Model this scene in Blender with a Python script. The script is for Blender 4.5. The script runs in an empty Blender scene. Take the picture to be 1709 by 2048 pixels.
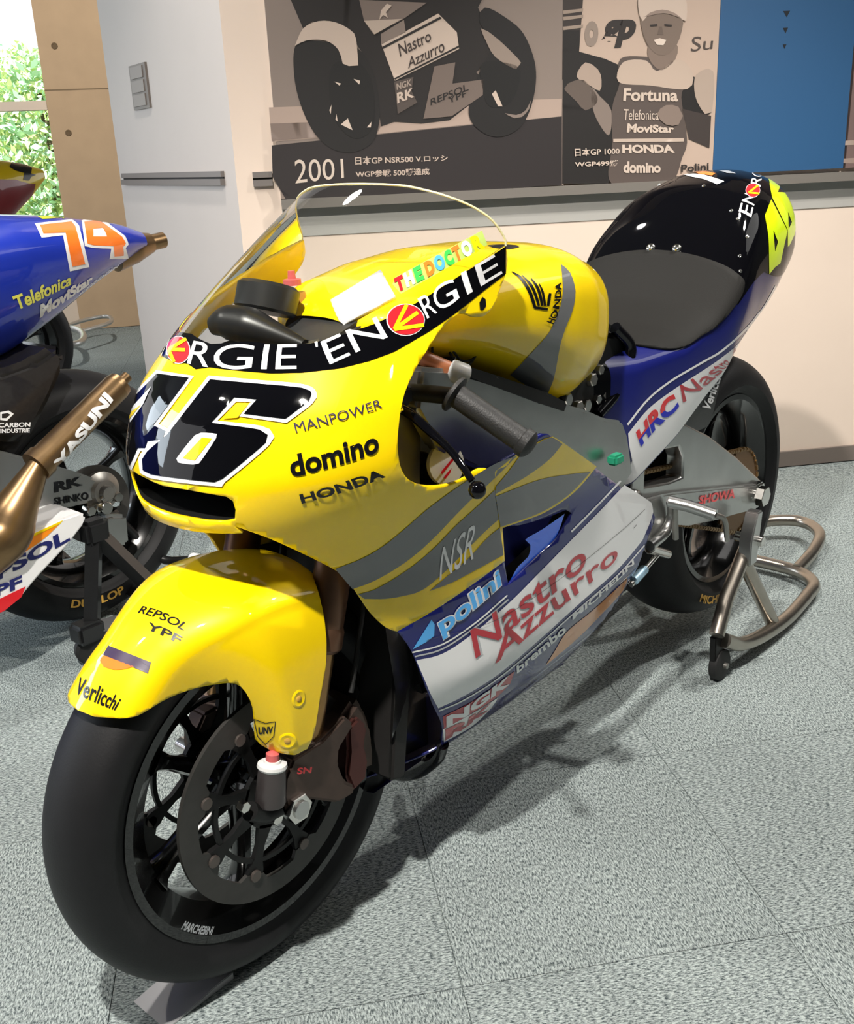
import bpy, bmesh, math, random
import numpy as np
from mathutils import Vector, Matrix
from mathutils.geometry import delaunay_2d_cdt
random.seed(7)
PI = math.pi
SC = bpy.context.scene
COL = SC.collection
# ------------------------------------------------------------------ camera
IW, IH = 1709, 2048
FPX = 2044.7
CAM = np.array([-0.7585, -1.0653, 1.1351]); YAW, PIT, ROL = 0.7292, 0.3376, 0.0435
_f = np.array([math.cos(YAW)*math.cos(PIT), math.sin(YAW)*math.cos(PIT), -math.sin(PIT)])
_r0 = np.array([math.sin(YAW), -math.cos(YAW), 0]); _d0 = np.cross(_f, _r0)
_r = math.cos(ROL)*_r0 + math.sin(ROL)*_d0
_d = np.cross(_f, _r)
cd = bpy.data.cameras.new('camera'); cam = bpy.data.objects.new('camera', cd); COL.objects.link(cam)
cd.sensor_fit = 'HORIZONTAL'; cd.sensor_width = 36; cd.lens = FPX/IW*36
cam.matrix_world = Matrix(((_r[0], -_d[0], -_f[0], CAM[0]), (_r[1], -_d[1], -_f[1], CAM[1]), (_r[2], -_d[2], -_f[2], CAM[2]), (0, 0, 0, 1)))
SC.camera = cam
# ------------------------------------------------------------------ light and exposure
SC.view_settings.view_transform = 'Standard'; SC.view_settings.look = 'None'
SC.view_settings.gamma = 1; SC.view_settings.use_curve_mapping = False
SC.view_settings.exposure = -0.05
wd = bpy.data.worlds.new('world'); SC.world = wd; wd.use_nodes = True
bg = wd.node_tree.nodes['Background']; bg.inputs[0].default_value = (0.98, 0.98, 1.0, 1); bg.inputs[1].default_value = 1.6

def spot_lamp(name, loc, tgt, power, size, color=(1, .95, .88), angle=100, blend=.6):
    l = bpy.data.lights.new(name, 'SPOT'); l.energy = power; l.shadow_soft_size = size; l.color = color
    l.spot_size = math.radians(angle); l.spot_blend = blend
    o = bpy.data.objects.new(name, l); COL.objects.link(o); o.location = loc
    o.rotation_euler = (Vector(tgt)-Vector(loc)).to_track_quat('-Z', 'Y').to_euler(); return o
def area_lamp(name, loc, tgt, power, sx, sy, color=(1, .96, .9)):
    l = bpy.data.lights.new(name, 'AREA'); l.shape = 'RECTANGLE'; l.size = sx; l.size_y = sy; l.energy = power; l.color = color
    o = bpy.data.objects.new(name, l); COL.objects.link(o); o.location = loc
    o.rotation_euler = (Vector(tgt)-Vector(loc)).to_track_quat('-Z', 'Y').to_euler(); return o
LAMPS = [((-0.95, -0.6, 2.8), (0.1, -0.1, 0.3), 470, .045, 100), ((1.9, -1.0, 2.8), (1.7, -0.2, .2), 215, .05, 90),
         ((.83, 1.41, 2.78), (.7, 1.2, 0), 120, .07, 120), ((-1.26, 1.14, 2.78), (-.6, 1.3, 0), 110, .04, 120), ((.42, -2.05, 2.78), (.42, -1.2, 0), 9, .045, 130),
         ((1.7, -0.6, 2.8), (2.5, .45, .2), 110, .05, 80), ((2.0, 3.6, 2.8), (3.3, 6.0, 1.4), 240, .05, 100)]  # last spot is added fill for the concrete pier and third bike
for l, t, p, s, an in LAMPS:
    spot_lamp('ceiling_and_fill_spot', l, t, p, s, angle=an)
area_lamp('overhead_fill', (3.2, -1.9, 2.9), (3.2, -1.9, 0), 16, 2.4, 1.2, (1, .98, .95))  # added soft fill from overhead, not a fixture of the room
area_lamp('window_daylight', (-2.0, 4.6, 1.9), (0.2, 1.0, .5), 110, 2.4, 1.6, (.78, .9, 1))
sl_ = bpy.data.lights.new('sun', 'SUN'); sl_.energy = 9; sl_.angle = .01; so_ = bpy.data.objects.new('sun', sl_); COL.objects.link(so_); so_.rotation_euler = (Vector((.5, .45, -1))).to_track_quat('-Z', 'Y').to_euler()

# ------------------------------------------------------------------ helpers
def lin(h):
    h = h.lstrip('#'); c = [int(h[i:i+2], 16)/255 for i in (0, 2, 4)]
    return tuple(x/12.92 if x <= .04045 else ((x+.055)/1.055)**2.4 for x in c)
MATS = {}
def mat(name, col, rough=.5, metal=0, coat=0, noise=0, nscale=40, bump=0, bscale=200, spec=.5, emit=0, alpha=1):
    if name in MATS: return MATS[name]
    if isinstance(col, str): col = lin(col)
    m = bpy.data.materials.new(name); m.use_nodes = True; nt = m.node_tree
    b = nt.nodes['Principled BSDF']; b.inputs['Base Color'].default_value = (*col, 1)
    b.inputs['Roughness'].default_value = rough; b.inputs['Metallic'].default_value = metal
    b.inputs['Specular IOR Level'].default_value = spec
    b.inputs['Coat Weight'].default_value = coat; b.inputs['Coat Roughness'].default_value = .03
    if emit: b.inputs['Emission Color'].default_value = (*col, 1); b.inputs['Emission Strength'].default_value = emit
    tc = nt.nodes.new('ShaderNodeTexCoord')
    if noise:
        n = nt.nodes.new('ShaderNodeTexNoise'); n.inputs['Scale'].default_value = nscale; n.inputs['Detail'].default_value = 4
        nt.links.new(tc.outputs['Object'], n.inputs['Vector'])
        mx = nt.nodes.new('ShaderNodeMix'); mx.data_type = 'RGBA'
        mx.inputs[6].default_value = (*[max(0, x*(1-noise)) for x in col], 1); mx.inputs[7].default_value = (*[min(1, x*(1+noise)) for x in col], 1)
        nt.links.new(n.outputs['Fac'], mx.inputs[0]); nt.links.new(mx.outputs[2], b.inputs['Base Color'])
    if bump:
        n2 = nt.nodes.new('ShaderNodeTexNoise'); n2.inputs['Scale'].default_value = bscale; n2.inputs['Detail'].default_value = 3
        nt.links.new(tc.outputs['Object'], n2.inputs['Vector'])
        bp = nt.nodes.new('ShaderNodeBump'); bp.inputs['Strength'].default_value = bump; bp.inputs['Distance'].default_value = .002
        nt.links.new(n2.outputs['Fac'], bp.inputs['Height']); nt.links.new(bp.outputs['Normal'], b.inputs['Normal'])
    MATS[name] = m; return m
def paint(name, col, coat=1, rough=.4): return mat(name, col, rough, 0, coat, spec=.15)
YEL = paint('yellow_paint', (.94, .66, .0)); FLUO = paint('fluorescent_yellow_paint', (.72, .95, .0)); WHT = paint('white_paint', '#e9e9ea')
BLK = mat('black_gloss', (.002, .002, .003), .3, 0, .75, spec=.0); INK = mat('black_ink', (.004, .004, .006), .3, coat=.3, spec=.3)
NAVY = paint('navy_paint', (.006, .010, .13)); DNAVY = paint('dark_navy_paint', (.006, .007, .045)); BLUE = paint('blue_paint', (.01, .09, .75))
GRY = paint('grey_paint', (.15, .155, .16)); RED = paint('red_paint', (.68, .012, .02)); DRED = paint('dark_red_paint', (.45, .015, .03))
ORG = paint('orange_paint', (.95, .2, .02)); DORG = paint('ochre_paint', (.75, .3, .09)); LBLU = paint('light_blue_paint', (.08, .4, .85)); GRN = paint('green_paint', (.05, .65, .08))
BLU2 = paint('royal_blue_paint', (.01, .03, .36)); SILV = paint('silver_print', '#b9bcc0')
RUB = mat('tyre_rubber', (.009, .009, .010), .55, bump=.1, bscale=300, noise=.2, spec=.3); RUBD = mat('dull_black_rubber', (.01, .01, .01), .7)
RIM = mat('black_rim_metal', (.004, .004, .004), .18, .3, .6); CARB = mat('carbon_disc', (.04, .038, .035), .5, .2, noise=.3, nscale=60)
ALU = mat('brushed_aluminium', (.5, .5, .49), .3, 1, noise=.2, nscale=12, bump=.12, bscale=90); ALUD = mat('dull_aluminium', (.3, .29, .27), .42, .9, noise=.3, nscale=30)
CHR = mat('polished_steel', (.7, .68, .65), .15, 1); STAND = mat('satin_stainless_steel', (.42, .38, .33), .3, 1, noise=.15, nscale=20)
FORKM = mat('bronze_fork_metal', (.14, .075, .045), .35, .7, noise=.2); CALM = mat('bronze_caliper', (.075, .05, .04), .45, .6, noise=.25, nscale=50)
TITAN = mat('heat_tinted_titanium', (.25, .16, .08), .33, .9, noise=.5, nscale=14); SEATM = mat('seat_foam', (.011, .0105, .0095), .7, bump=.2, bscale=500, spec=.2)
DRK = mat('dark_inner', (.005, .005, .005), .5, spec=.3); CBODY = mat('carbon_fibre', (.015, .014, .014), .3, .1, .5, noise=.5, nscale=150)
CREAM = mat('off_white_paint', '#e0cfc4', .8); GOLD = mat('gold_print', (.6, .35, .06), .5); BRN = mat('brown_hose', (.3, .1, .04), .5)
PLS = mat('white_plastic', (.75, .75, .74), .35); GREEN_T = mat('green_fitting', (.03, .35, .2), .4, .3); PINK = mat('red_cap', (.6, .12, .12), .4)

def glass_mat(name, tint, gl=.16):
    m = bpy.data.materials.new(name); m.use_nodes = True; nt = m.node_tree; nt.nodes.clear()
    o = nt.nodes.new('ShaderNodeOutputMaterial'); mx = nt.nodes.new('ShaderNodeMixShader')
    t = nt.nodes.new('ShaderNodeBsdfTransparent'); t.inputs[0].default_value = (*tint, 1)
    g = nt.nodes.new('ShaderNodeBsdfGlossy'); g.inputs['Roughness'].default_value = .02
    fr = nt.nodes.new('ShaderNodeFresnel'); fr.inputs['IOR'].default_value = 1.5
    mt = nt.nodes.new('ShaderNodeMath'); mt.operation = 'MULTIPLY'; mt.inputs[1].default_value = gl
    nt.links.new(fr.outputs[0], mt.inputs[0]); nt.links.new(mt.outputs[0], mx.inputs[0])
    nt.links.new(t.outputs[0], mx.inputs[1]); nt.links.new(g.outputs[0], mx.inputs[2]); nt.links.new(mx.outputs[0], o.inputs[0]); return m
GLASS = glass_mat('clear_screen', (.93, .94, .92), 1.0); PANE = glass_mat('window_glass', (.97, .98, .98), .6)

def mk(name, vs, fs, m, parent=None, smooth=True, mats=None, mi=None):
    me = bpy.data.meshes.new(name); me.from_pydata([tuple(map(float, v)) for v in vs], [], fs); me.materials.append(m)
    if mats:
        for x in mats: me.materials.append(x)
    if smooth:
        me.polygons.foreach_set('use_smooth', [True]*len(me.polygons))
        try: me.set_sharp_from_angle(angle=math.radians(38))
        except Exception: pass
    me.update(); o = bpy.data.objects.new(name, me); COL.objects.link(o)
    if parent: o.parent = parent
    return o
def thing(name, label, cat, loc=(0, 0, 0), rz=0, group=None):
    o = bpy.data.objects.new(name, None); COL.objects.link(o); o.location = loc; o.rotation_euler = (0, 0, rz)
    o['label'] = label; o['category'] = cat; o.empty_display_size = .1
    if group: o['group'] = group
    return o
def tag(o, label, cat, group=None):
    o['label'] = label; o['category'] = cat
    if group: o['group'] = group
    return o
def lab(o, s): o['label'] = s; return o
def struct(o): o['kind'] = 'structure'; return o

def _inside(p, poly):
    x, y = p; c = False; n = len(poly)
    for i in range(n):
        x1, y1 = poly[i]; x2, y2 = poly[i-1]
        if (y1 > y) != (y2 > y) and x < (x2-x1)*(y-y1)/(y2-y1)+x1: c = not c
    return c
def triangulate(polys):
    V = []; E = []; 
    for p in polys:
        q = []
        for a, b in p:
            if not q or abs(q[-1][0]-a)+abs(q[-1][1]-b) > 1e-7: q.append((float(a), float(b)))
        if abs(q[0][0]-q[-1][0])+abs(q[0][1]-q[-1][1]) < 1e-7: q.pop()
        n0 = len(V); V += [Vector(x) for x in q]; E += [(n0+i, n0+(i+1) % len(q)) for i in range(len(q))]
    r = delaunay_2d_cdt(V, E, [], 0, 1e-7); v = [tuple(x) for x in r[0]]; out = []
    for f in r[2]:
        c = (sum(v[i][0] for i in f)/len(f), sum(v[i][1] for i in f)/len(f))
        if _inside(c, polys[0]) and not any(_inside(c, h) for h in polys[1:]): out.append(list(f))
    return np.array(v), out

class MB:
    def __init__(s): s.v = []; s.f = []
    def add(s, vs, fs):
        n = len(s.v); s.v += [tuple(map(float, v)) for v in vs]; s.f += [[i+n for i in f] for f in fs]; return s
    def box(s, c, size, rot=None, bev=0):
        bm = bmesh.new(); bmesh.ops.create_cube(bm, size=1); bmesh.ops.scale(bm, vec=size, verts=bm.verts)
        if bev: bmesh.ops.bevel(bm, geom=bm.edges[:], offset=bev, segments=2, affect='EDGES')
        M = Matrix.Translation(c) @ (rot.to_4x4() if rot else Matrix())
        return s._bm(bm, M)
    def _bm(s, bm, M=None):
        if M: bmesh.ops.transform(bm, matrix=M, verts=bm.verts)
        bm.verts.index_update(); s.add([v.co[:] for v in bm.verts], [[v.index for v in f.verts] for f in bm.faces]); bm.free(); return s
    def tube(s, pts, r, seg=14, smooth=4, caps=True, flat=1.0):
        P = catmull(pts, smooth) if smooth and len(pts) > 2 else [np.array(p, float) for p in pts]
        n = len(P); R = np.interp(np.linspace(0, 1, n), np.linspace(0, 1, len(r)), r) if hasattr(r, '__len__') else [r]*n
        vs = []; fs = []; up = None
        for i in range(n):
            t = P[min(i+1, n-1)]-P[max(i-1, 0)]; t = t/(np.linalg.norm(t)+1e-12)
            if up is None: up = np.array([0, 0, 1.]) if abs(t[2]) < .9 else np.array([1., 0, 0])
            a = np.cross(t, up); a /= np.linalg.norm(a)+1e-12; b = np.cross(a, t); up = b
            for k in range(seg):
                q = 2*PI*k/seg; vs.append(P[i]+R[i]*(math.cos(q)*a+math.sin(q)*b*flat))
        for i in range(n-1):
            for k in range(seg):
                k2 = (k+1) % seg; fs.append([i*seg+k, i*seg+k2, (i+1)*seg+k2, (i+1)*seg+k])
        if caps: fs.append(list(range(seg))); fs.append([(n-1)*seg+k for k in reversed(range(seg))])
        return s.add(vs, fs)
    def lathe(s, prof, c=(0, 0, 0), axis=(0, 1, 0), seg=48, closed=False):
        """prof: (radius, height along axis)"""
        ax = np.array(axis, float); ax /= np.linalg.norm(ax)
        a = np.cross(ax, [0, 0, 1.] if abs(ax[2]) < .9 else [1., 0, 0]); a /= np.linalg.norm(a); b = np.cross(ax, a); c = np.array(c, float)
        n = len(prof); vs = []; fs = []
        for k in range(seg):
            q = 2*PI*k/seg; e = math.cos(q)*a+math.sin(q)*b
            for (r, h) in prof: vs.append(c+ax*h+e*r)
        for k in range(seg):
            k2 = (k+1) % seg
            for i in range(n-1 if not closed else n):
                j = (i+1) % n; fs.append([k*n+i, k*n+j, k2*n+j, k2*n+i])
        return s.add(vs, fs)
    def cyl(s, a, b, r, seg=20, bev=.1, hexa=False):
        a = np.array(a, float); b = np.array(b, float); L = np.linalg.norm(b-a); e = min(r, L)*bev
        if hexa: seg = 6
        return s.lathe([(0, 0), (r-e, 0), (r, e), (r, L-e), (r-e, L), (0, L)], a, b-a, seg)
    def prism(s, poly, y0, y1, bev=.004, plane='xz'):
        """polygon in (x,z) extruded in y"""
        bm = bmesh.new(); vs = [bm.verts.new((p[0], y0, p[1])) for p in poly]; f = bm.faces.new(vs)
        r = bmesh.ops.extrude_face_region(bm, geom=[f]); nv = [v for v in r['geom'] if isinstance(v, bmesh.types.BMVert)]
        bmesh.ops.translate(bm, vec=(0, y1-y0, 0), verts=nv); bmesh.ops.recalc_face_normals(bm, faces=bm.faces)
        if bev: bmesh.ops.bevel(bm, geom=bm.edges[:], offset=bev, segments=2, affect='EDGES')
        return s._bm(bm)
    def build(s, name, m, parent=None, smooth=True):
        o = mk(name, s.v, s.f, m, parent, smooth)
        bm = bmesh.new(); bm.from_mesh(o.data); bmesh.ops.remove_doubles(bm, verts=bm.verts, dist=1e-6); bmesh.ops.recalc_face_normals(bm, faces=bm.faces); bm.to_mesh(o.data); bm.free()
        if smooth: o.data.set_sharp_from_angle(angle=math.radians(38))
        return o
def catmull(pts, n=6, closed=False):
    P = [np.array(p, float) for p in pts]; out = []; m = len(P)
    rng = range(m if closed else m-1)
    for i in rng:
        p1 = P[i]; p2 = P[(i+1) % m]
        p0 = P[i-1] if (closed or i > 0) else 2*p1-p2
        p3 = P[(i+2) % m] if (closed or i+2 < m) else 2*p2-p1
        for k in range(n):
            t = k/n; out.append(.5*((2*p1)+(-p0+p2)*t+(2*p0-5*p1+4*p2-p3)*t*t+(-p0+3*p1-3*p2+p3)*t**3))
    if not closed: out.append(P[-1])
    return out

# ------------------------------------------------------------------ survey: a picture ray meets a real surface
def proj(P):
    v = P-CAM; z = v@_f; return np.stack([IW/2+FPX*(v@_r)/z, IH/2+FPX*(v@_d)/z], -1), z
def ray(u, v): return _r*(u-IW/2)+_d*(v-IH/2)+_f*FPX
def at(u, v, y):
    D = ray(u, v); t = (y-CAM[1])/D[1]; return CAM+t*D
def atx(u, v, x):
    D = ray(u, v); t = (x-CAM[0])/D[0]; return CAM+t*D
def atz(u, v, z):
    D = ray(u, v); t = (z-CAM[2])/D[2]; return CAM+t*D
def ad(u, v, dist):
    D = ray(u, v); return CAM+D/FPX*dist

class Surf:
    """parametric surface P(a,b); hits() finds where picture rays meet it"""
    def __init__(s, P, da, db, na=90, nb=90, step=(.05, .02), inner=None, xf=None):
        s.P0 = P; s.da, s.db = da, db; s.step = step; s.inner = inner; s.xf = xf
        A, B = np.meshgrid(np.linspace(*da, na), np.linspace(*db, nb), indexing='ij'); s.A = A.ravel(); s.B = B.ravel()
        W = s.P(s.A, s.B); s.uv, s.z = proj(s.W(W))
        G = s.uv.reshape(na, nb, 2); s.cell = max(4, np.median(np.linalg.norm(G[1:, :-1]-G[:-1, 1:], axis=-1)))
    def P(s, a, b): return s.P0(np.asarray(a, float), np.asarray(b, float))
    def W(s, P):
        if s.xf is None: return P
        M = np.array(s.xf); return P@M[:3, :3].T+M[:3, 3]
    def hits(s, px):
        px = np.array(px, float); out = []
        for u in px:
            d = np.linalg.norm(s.uv-u, axis=1); m = d < max(s.cell*1.3, d.min()*1.01)
            i = np.where(m)[0]; j = i[np.argmin(s.z[i]+.0*d[i])]; out.append((s.A[j], s.B[j]))
        q = np.array(out); a, b = q[:, 0].copy(), q[:, 1].copy(); a0, b0 = a.copy(), b.copy()
        ha = (s.da[1]-s.da[0])*1e-4; hb = (s.db[1]-s.db[0])*1e-4
        def pr(a, b): return proj(s.W(s.P(a, b)))[0]
        best = np.full(len(a), 1e9); ba, bb = a.copy(), b.copy()
        for _ in range(14):
            f0 = pr(a, b); e = px-f0; n = np.linalg.norm(e, axis=1); g = n < best; best[g] = n[g]; ba[g] = a[g]; bb[g] = b[g]
            Ja = (pr(a+ha, b)-f0)/ha; Jb = (pr(a, b+hb)-f0)/hb
            det = Ja[:, 0]*Jb[:, 1]-Ja[:, 1]*Jb[:, 0]; det = np.where(np.abs(det) < 1e-3, 1e-3, det)
            xa = (e[:, 0]*Jb[:, 1]-e[:, 1]*Jb[:, 0])/det; xb = (Ja[:, 0]*e[:, 1]-Ja[:, 1]*e[:, 0])/det
            la = (s.da[1]-s.da[0])/25; lb = (s.db[1]-s.db[0])/25
            a = np.clip(a+np.clip(xa, -la, la), *s.da); b = np.clip(b+np.clip(xb, -lb, lb), *s.db)
        return np.stack([ba, bb], -1)
    def N(s, a, b):
        ha = (s.da[1]-s.da[0])*1e-4; hb = (s.db[1]-s.db[0])*1e-4
        p = s.P(a, b); n = np.cross(s.P(a+ha, b)-s.P(a-ha, b), s.P(a, b+hb)-s.P(a, b-hb))
        n /= np.linalg.norm(n, axis=-1, keepdims=True)+1e-12
        ref = s.inner(p); sg = np.sign(np.sum(n*(p-ref), -1, keepdims=True)); return n*np.where(sg == 0, 1, sg)
    def off(s, a, b, o): return s.P(a, b)+s.N(a, b)*o

def shape(S, pts, dens=10, smooth=True, open_=False):
    """pts: pixels (u,v) or (u,v,'c') for a corner, or ('r',a,b) raw. returns (a,b) polygon"""
    segs = []; n = len(pts); raws = [isinstance(p[0], str) for p in pts]
    loc = S.hits([(p[0], p[1]) if not isinstance(p[0], str) else (0, 0) for p in pts])
    for i, p in enumerate(pts):
        if raws[i]: loc[i] = (p[1], p[2])
    lastn = 0
    cor = [raws[i] or len(pts[i]) > 2 or not smooth for i in range(n)]; out = []
    for i in range(n):
        j = (i+1) % n
        if i == n-1: lastn = len(out)
        if raws[i] or raws[j]:
            L = [loc[i]*(1-t)+loc[j]*t for t in np.linspace(0, 1, 7)[:-1]]; out += L; continue
        p1 = np.array(pts[i][:2], float); p2 = np.array(pts[j][:2], float)
        h = i-1; k = (j+1) % n
        p0 = np.array(pts[h][:2], float) if not (cor[i] or raws[h]) else 2*p1-p2
        p3 = np.array(pts[k][:2], float) if not (cor[j] or raws[k]) else 2*p2-p1
        m = max(1, int(np.linalg.norm(p2-p1)/dens))
        px = []
        for q in range(m):
            t = q/m; px.append(p1*(1-t)+p2*t if (cor[i] and cor[j]) else .5*((2*p1)+(-p0+p2)*t+(2*p0-5*p1+4*p2-p3)*t*t+(-p0+3*p1-3*p2+p3)*t**3))
        out += [None if False else x for x in S.hits(px)]
        out[-m] = loc[i]
    if open_: out = out[:lastn]; out.append(loc[-1])
    return np.array(out)
def _grid(bm, S, lo, hi):
    for ax in (0, 1):
        st = S.step[ax]; n = [0, 0, 0]; n[ax] = 1
        k = math.floor(lo[ax]/st)+1
        while k*st < hi[ax]:
            co = [0, 0, 0]; co[ax] = k*st
            bmesh.ops.bisect_plane(bm, geom=bm.verts[:]+bm.edges[:]+bm.faces[:], plane_co=co, plane_no=n, dist=1e-7); k += 1
def conform(S, tri_v, tri_f, off):
    bm = bmesh.new(); vs = [bm.verts.new((float(a), float(b), 0)) for a, b in tri_v]
    for f in tri_f:
        try: bm.faces.new([vs[i] for i in f])
        except ValueError: pass
    _grid(bm, S, np.min(tri_v, 0), np.max(tri_v, 0))
    bm.verts.index_update(); q = np.array([v.co[:2] for v in bm.verts]); fs = [[v.index for v in f.verts] for f in bm.faces]; bm.free()
    return S.off(q[:, 0], q[:, 1], off), fs
def decal(S, pts, m, parent, layer=1, name='stripe_decal', holes=(), raw=False, unit=.0007, thick=0, mirror=False):
    polys = [np.array(pts) if raw else shape(S, pts)]+[np.array(h) if raw else shape(S, h) for h in holes]
    allv, tf = triangulate(polys)
    v, f = conform(S, allv, tf, layer*unit)
    b = MB().add(v, f)
    if mirror: v2, f2 = conform(S, allv*np.array([-1, 1]), tf, layer*unit); b.add(v2, f2)
    o = b.build(name, m, parent); orient(o, S)
    if thick:
        md = o.modifiers.new('s', 'SOLIDIFY'); md.thickness = thick; md.offset = -1
    return o
def orient(o, S):
    me = o.data; bm = bmesh.new(); bm.from_mesh(me)
    for f in bm.faces:
        c = np.array(f.calc_center_median()); 
        if np.array(f.normal)@(c-S.inner(c[None])[0]) < 0: f.normal_flip()
    bm.to_mesh(me); bm.free()
FC = {}
def glyphs(body, bold=0, shear=0, space=1.0):
    key = (body, bold, shear, space)
    if key in FC: return FC[key]
    c = bpy.data.curves.new('t', 'FONT'); c.body = body; c.offset = bold; c.shear = shear; c.space_character = space; c.resolution_u = 4
    o = bpy.data.objects.new('t', c); COL.objects.link(o); dg = bpy.context.evaluated_depsgraph_get(); dg.update()
    me = bpy.data.meshes.new_from_object(o.evaluated_get(dg)); v = np.array([x.co[:2] for x in me.vertices]); f = [list(p.vertices) for p in me.polygons]
    bpy.data.objects.remove(o); bpy.data.meshes.remove(me); bpy.data.curves.remove(c)
    lo = v.min(0); hi = v.max(0); v = (v-lo)/(hi-lo); FC[key] = (v, f); return v, f
def line(S, pts, w, m, parent, layer=1, name='stripe_decal', closed=False):
    P = catmull(pts, 6, closed) if len(pts) > 2 else [np.array(p, float) for p in pts]
    W = np.interp(np.linspace(0, 1, len(P)), np.linspace(0, 1, len(w)), w) if hasattr(w, '__len__') else [w]*len(P); A = []; B = []
    for i, p in enumerate(P):
        d = P[min(i+1, len(P)-1)]-P[max(i-1, 0)]; d = d/(np.linalg.norm(d)+1e-9); n = np.array([-d[1], d[0]])*W[i]/2; A.append(tuple(p+n)); B.append(tuple(p-n))
    return decal(S, C(A+B[::-1]), m, parent, layer, name)
def text(S, body, bot, top, m, parent, layer=2, name='sponsor_lettering', bold=.02, shear=0, space=1.0, raw=False, unit=.0007, vclip=None, grow=0):
    v, f = glyphs(body, bold, shear, space)
    if grow: v = v.copy(); v[:, 0] = .5+(v[:, 0]-.5)*(1+grow); v[:, 1] = .5+(v[:, 1]-.5)*(1+grow*2)
    if vclip:
        bm = bmesh.new(); vv = [bm.verts.new((*x, 0)) for x in v]
        for q in f:
            try: bm.faces.new([vv[i] for i in q])
            except ValueError: pass
        bmesh.ops.bisect_plane(bm, geom=bm.verts[:]+bm.edges[:]+bm.faces[:], plane_co=(0, .5, 0), plane_no=(0, 1, 0), clear_outer=vclip == 'lo', clear_inner=vclip == 'hi')
        bm.verts.index_update(); v = np.array([x.co[:2] for x in bm.verts]); f = [[x.index for x in q.verts] for q in bm.faces]; bm.free()
    B = np.array(bot, float) if raw else S.hits(bot); T = np.array(top, float) if raw else S.hits(top)
    def along(L, u):
        s = np.linspace(0, 1, len(L)); 
        if len(L) > 2: L = np.array(catmull(L, 8)); s = np.linspace(0, 1, len(L))
        return np.stack([np.interp(u, s, L[:, 0]), np.interp(u, s, L[:, 1])], -1)
    q = along(B, v[:, 0])*(1-v[:, 1:2])+along(T, v[:, 0])*v[:, 1:2]
    vv, ff = conform(S, q, f, layer*unit); o = MB().add(vv, ff).build(name, m, parent); orient(o, S); return o
def expand(poly, d):
    P = [np.array(p[:2], float) for p in poly]; n = len(P); A = sum(P[i][0]*P[(i+1) % n][1]-P[(i+1) % n][0]*P[i][1] for i in range(n)); sg = 1 if A > 0 else -1; out = []
    for i in range(n):
        e1 = P[i]-P[i-1]; e2 = P[(i+1) % n]-P[i]; n1 = np.array([e1[1], -e1[0]])/(np.linalg.norm(e1)+1e-9); n2 = np.array([e2[1], -e2[0]])/(np.linalg.norm(e2)+1e-9)
        b = n1+n2; b /= np.linalg.norm(b)+1e-9; k = min(1.6, 1/max(.3, b@n1)); out.append(tuple(P[i]+sg*b*d*k)+tuple(poly[i][2:]))
    return out
def K(ox, oy, s):   # survey sheet: sheet coordinates -> photograph coordinates
    return lambda pts: [((ox+p[0]*s, oy+p[1]*s)+tuple(p[2:]) if not isinstance(p[0], str) else p) for p in pts]
def C(pts): return [tuple(p[:2])+('c',) for p in pts]
def smooth_table(rows, n=500, w=18):
    R = np.array(rows, float); R = R[np.argsort(R[:, 0])]; x = np.linspace(R[0, 0], R[-1, 0], n); k = np.hanning(2*w+1); k /= k.sum(); out = []
    for c in range(1, R.shape[1]):
        y = np.interp(x, R[:, 0], R[:, c]); e = np.concatenate([2*y[0]-y[w:0:-1], y, 2*y[-1]-y[-2:-w-2:-1]]); out.append(np.convolve(e, k, 'valid'))
    return x, out
def sp(c, p): return np.sign(c)*np.abs(c)**p
# ================================================================== SETTING
wd_ = np.array([.775, -.632, 0]); wn = np.array([-.632, -.775, 0]); wk = 2.019
wn = wn/np.linalg.norm(wn); wd_ = wd_/np.linalg.norm(wd_)
WO = -wn*wk
def WP(a, b): a = np.asarray(a, float)[..., None]; b = np.asarray(b, float)[..., None]; return WO+wd_*a+np.array([0, 0, 1.])*b
WALL = Surf(WP, (-1, 4.5), (0, 2.9), 60, 60, (9, 9), inner=lambda p: p-wn)
def wallbox(mb, a0, a1, z0, z1, d0, d1):
    P = [WO+wd_*a+np.array([0, 0, z])+wn*d for d in (d0, d1) for z in (z0, z1) for a in (a0, a1)]
    return mb.add(P, [[0, 1, 3, 2], [4, 6, 7, 5], [0, 4, 5, 1], [2, 3, 7, 6], [0, 2, 6, 4], [1, 5, 7, 3]])
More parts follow.
